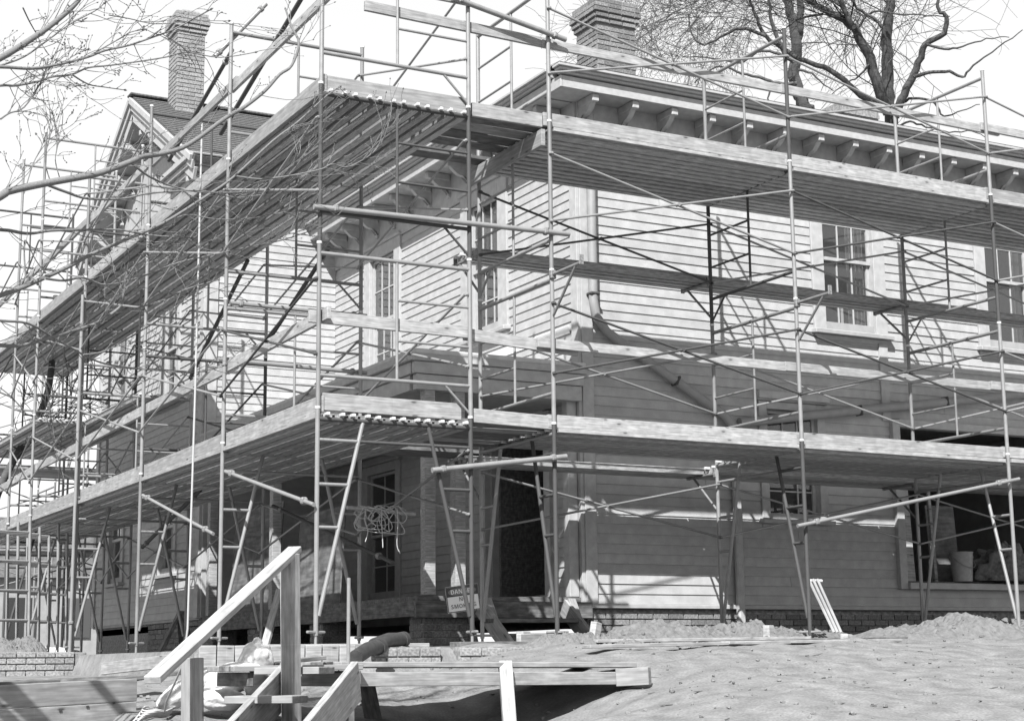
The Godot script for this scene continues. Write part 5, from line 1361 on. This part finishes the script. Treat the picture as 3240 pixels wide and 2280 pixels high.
const LIMBS := [
	[0, 0.137, 0.094, [Vector3(19.07,9.13,-13.61), Vector3(18.82,10.60,-13.23), Vector3(18.65,11.32,-13.06), Vector3(18.52,11.93,-12.89), Vector3(18.38,12.53,-12.71), Vector3(18.33,13.00,-12.51), Vector3(18.21,13.56,-12.31)]],
	[0, 0.133, 0.051, [Vector3(18.37,10.63,-12.77), Vector3(18.07,11.26,-12.76), Vector3(17.89,11.69,-12.71), Vector3(17.69,12.06,-12.70), Vector3(17.46,12.41,-12.73), Vector3(17.19,12.64,-12.84), Vector3(16.85,12.84,-13.02), Vector3(16.59,13.04,-13.13), Vector3(16.31,13.30,-13.23)]],
	[0, 0.068, 0.043, [Vector3(17.33,12.33,-12.59), Vector3(17.18,12.58,-12.59), Vector3(17.06,12.82,-12.57), Vector3(16.96,13.25,-12.42)]],
	[0, 0.103, 0.031, [Vector3(18.61,10.59,-12.86), Vector3(18.64,10.86,-12.72), Vector3(18.72,11.27,-12.45), Vector3(18.78,11.67,-12.20), Vector3(18.82,12.01,-11.98), Vector3(19.05,12.21,-11.66), Vector3(19.03,12.50,-11.52), Vector3(18.88,12.66,-11.58), Vector3(18.80,12.92,-11.51)]],
	[0, 0.044, 0.010, [Vector3(18.51,11.24,-12.07), Vector3(18.70,11.31,-11.86), Vector3(19.04,11.29,-11.54), Vector3(19.25,11.15,-11.41), Vector3(19.38,11.36,-11.18), Vector3(19.66,11.66,-10.74), Vector3(19.95,11.95,-10.28)]],
	[0, 0.072, 0.027, [Vector3(18.08,10.57,-12.49), Vector3(17.60,10.92,-12.77), Vector3(17.30,11.24,-12.88), Vector3(16.88,11.55,-13.09), Vector3(16.42,11.76,-13.37), Vector3(16.04,12.03,-13.54), Vector3(15.77,12.26,-13.64), Vector3(15.55,12.59,-13.64), Vector3(15.42,12.83,-13.62), Vector3(15.27,13.16,-13.56)]],
	[0, 0.041, 0.010, [Vector3(15.54,12.11,-13.35), Vector3(15.18,12.27,-13.54), Vector3(14.98,12.27,-13.70), Vector3(14.68,12.09,-14.00), Vector3(14.46,12.02,-14.20), Vector3(14.23,12.26,-14.24), Vector3(14.10,12.64,-14.15)]],
	[0, 0.051, 0.024, [Vector3(17.96,11.41,-12.35), Vector3(17.82,12.04,-12.17), Vector3(17.72,12.28,-12.13), Vector3(17.57,12.46,-12.18), Vector3(17.26,12.70,-12.33), Vector3(17.01,12.95,-12.40)]],
	[0, 0.031, 0.010, [Vector3(17.71,12.51,-12.88), Vector3(17.89,12.81,-12.57), Vector3(18.31,12.71,-12.24), Vector3(18.67,12.65,-11.94), Vector3(19.14,12.56,-11.54)]],
	[0, 0.034, 0.010, [Vector3(18.68,10.89,-12.81), Vector3(18.92,10.99,-12.54), Vector3(19.26,10.85,-12.28), Vector3(19.45,10.56,-12.23), Vector3(19.71,10.65,-11.94), Vector3(19.96,10.73,-11.65)]],
	[0, 0.027, 0.009, [Vector3(18.76,10.40,-12.95), Vector3(18.93,10.51,-12.74), Vector3(19.21,10.38,-12.54), Vector3(19.60,10.22,-12.24), Vector3(19.94,10.20,-11.91), Vector3(20.22,10.02,-11.72)]],
	[0, 0.031, 0.009, [Vector3(18.63,11.91,-11.78), Vector3(18.93,11.78,-11.56), Vector3(19.19,11.80,-11.29), Vector3(19.53,11.89,-10.90), Vector3(19.86,11.87,-10.58)]],
	[0, 0.027, 0.009, [Vector3(17.81,11.63,-12.67), Vector3(17.67,11.38,-12.91), Vector3(17.49,11.28,-13.11), Vector3(17.27,11.06,-13.40)]],
	[0, 0.031, 0.009, [Vector3(16.72,12.64,-12.82), Vector3(16.36,12.59,-13.14), Vector3(16.13,12.41,-13.42), Vector3(15.81,12.35,-13.69)]],
	[1, 0.187, 0.117, [Vector3(26.09,13.94,-24.95), Vector3(25.69,15.50,-24.63), Vector3(25.42,16.03,-24.61), Vector3(25.21,16.75,-24.45), Vector3(25.16,17.37,-24.19), Vector3(24.93,18.00,-24.07), Vector3(24.76,18.46,-23.97), Vector3(24.54,19.12,-23.79)]],
	[1, 0.129, 0.094, [Vector3(25.17,17.33,-24.21), Vector3(25.15,17.70,-24.04), Vector3(25.10,17.98,-23.93), Vector3(25.02,18.43,-23.77), Vector3(24.91,19.00,-23.55)]],
	[1, 0.082, 0.033, [Vector3(24.84,16.79,-24.04), Vector3(24.58,17.06,-24.12), Vector3(24.14,17.86,-24.08), Vector3(24.02,18.27,-23.96), Vector3(23.85,18.72,-23.86)]],
	[1, 0.061, 0.019, [Vector3(25.08,16.11,-24.17), Vector3(24.62,16.15,-24.52), Vector3(24.24,16.31,-24.75), Vector3(23.70,16.51,-25.06), Vector3(23.23,16.71,-25.32), Vector3(22.88,16.65,-25.61), Vector3(22.58,16.29,-25.98)]],
	[1, 0.051, 0.016, [Vector3(24.89,16.70,-24.04), Vector3(24.38,17.03,-24.30), Vector3(23.95,17.07,-24.61), Vector3(23.64,16.80,-24.97), Vector3(23.08,16.93,-25.33), Vector3(22.59,17.04,-25.64), Vector3(22.14,17.05,-25.95)]],
	[1, 0.047, 0.014, [Vector3(25.04,16.49,-24.03), Vector3(25.37,16.37,-23.81), Vector3(25.67,16.06,-23.71), Vector3(25.98,15.83,-23.55)]],
	[1, 0.042, 0.014, [Vector3(24.47,16.16,-24.63), Vector3(24.46,15.83,-24.78), Vector3(24.49,15.58,-24.87)]],
]

func _ready() -> void:
	rng.seed = 4711
	# camera
	var cam := Camera3D.new()
	cam.name = "camera"
	cam.fov = 24.6009
	cam.near = 0.1
	cam.far = 1500.0
	cam.transform = Transform3D(Basis(Vector3(0.87921, -0.01131, 0.47629), Vector3(-0.07671, 0.98331, 0.16496), Vector3(-0.47021, -0.18157, 0.86368)).orthonormalized(), Vector3(-5.42079, -1.13495, 13.57447))
	add_child(cam)
	cam.current = true
	# bright hazy sky, sun behind the camera's left shoulder
	var sm := ProceduralSkyMaterial.new()
	sm.sky_top_color = lin(0.08)
	sm.sky_horizon_color = lin(0.50)
	sm.sky_curve = 2.0
	sm.ground_bottom_color = lin(0.15)
	sm.ground_horizon_color = lin(0.30)
	sm.sun_angle_max = 1.0
	var sky := Sky.new()
	sky.sky_material = sm
	var env := Environment.new()
	env.background_mode = Environment.BG_SKY
	env.sky = sky
	env.background_energy_multiplier = 1.0
	env.tonemap_mode = Environment.TONE_MAPPER_LINEAR
	env.tonemap_exposure = 2.25
	env.sdfgi_enabled = true
	env.ssao_enabled = true
	env.ssil_enabled = true
	var we := WorldEnvironment.new()
	we.name = "environment"
	we.environment = env
	add_child(we)
	var sun := DirectionalLight3D.new()
	sun.name = "sun"
	sun.light_energy = 1.6
	sun.light_color = Color(1, 1, 1)
	sun.light_angular_distance = 0.5
	sun.shadow_enabled = true
	add_child(sun)
	var to_sun := Vector3(-0.645, 1.0, 0.752).normalized()
	sun.transform = Transform3D(Basis.looking_at(-to_sun, Vector3.UP), Vector3(-10, 20, 12))
	materials()
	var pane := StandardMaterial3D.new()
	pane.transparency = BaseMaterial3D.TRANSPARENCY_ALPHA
	pane.albedo_color = Color(0.25, 0.25, 0.25, 0.40)  # grey put into the glass colour to imitate reflected ground and trees
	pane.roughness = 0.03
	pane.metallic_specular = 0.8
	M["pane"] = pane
	ground()
	house()
	scaffold()
	site()
	slim_tree()
	trees()
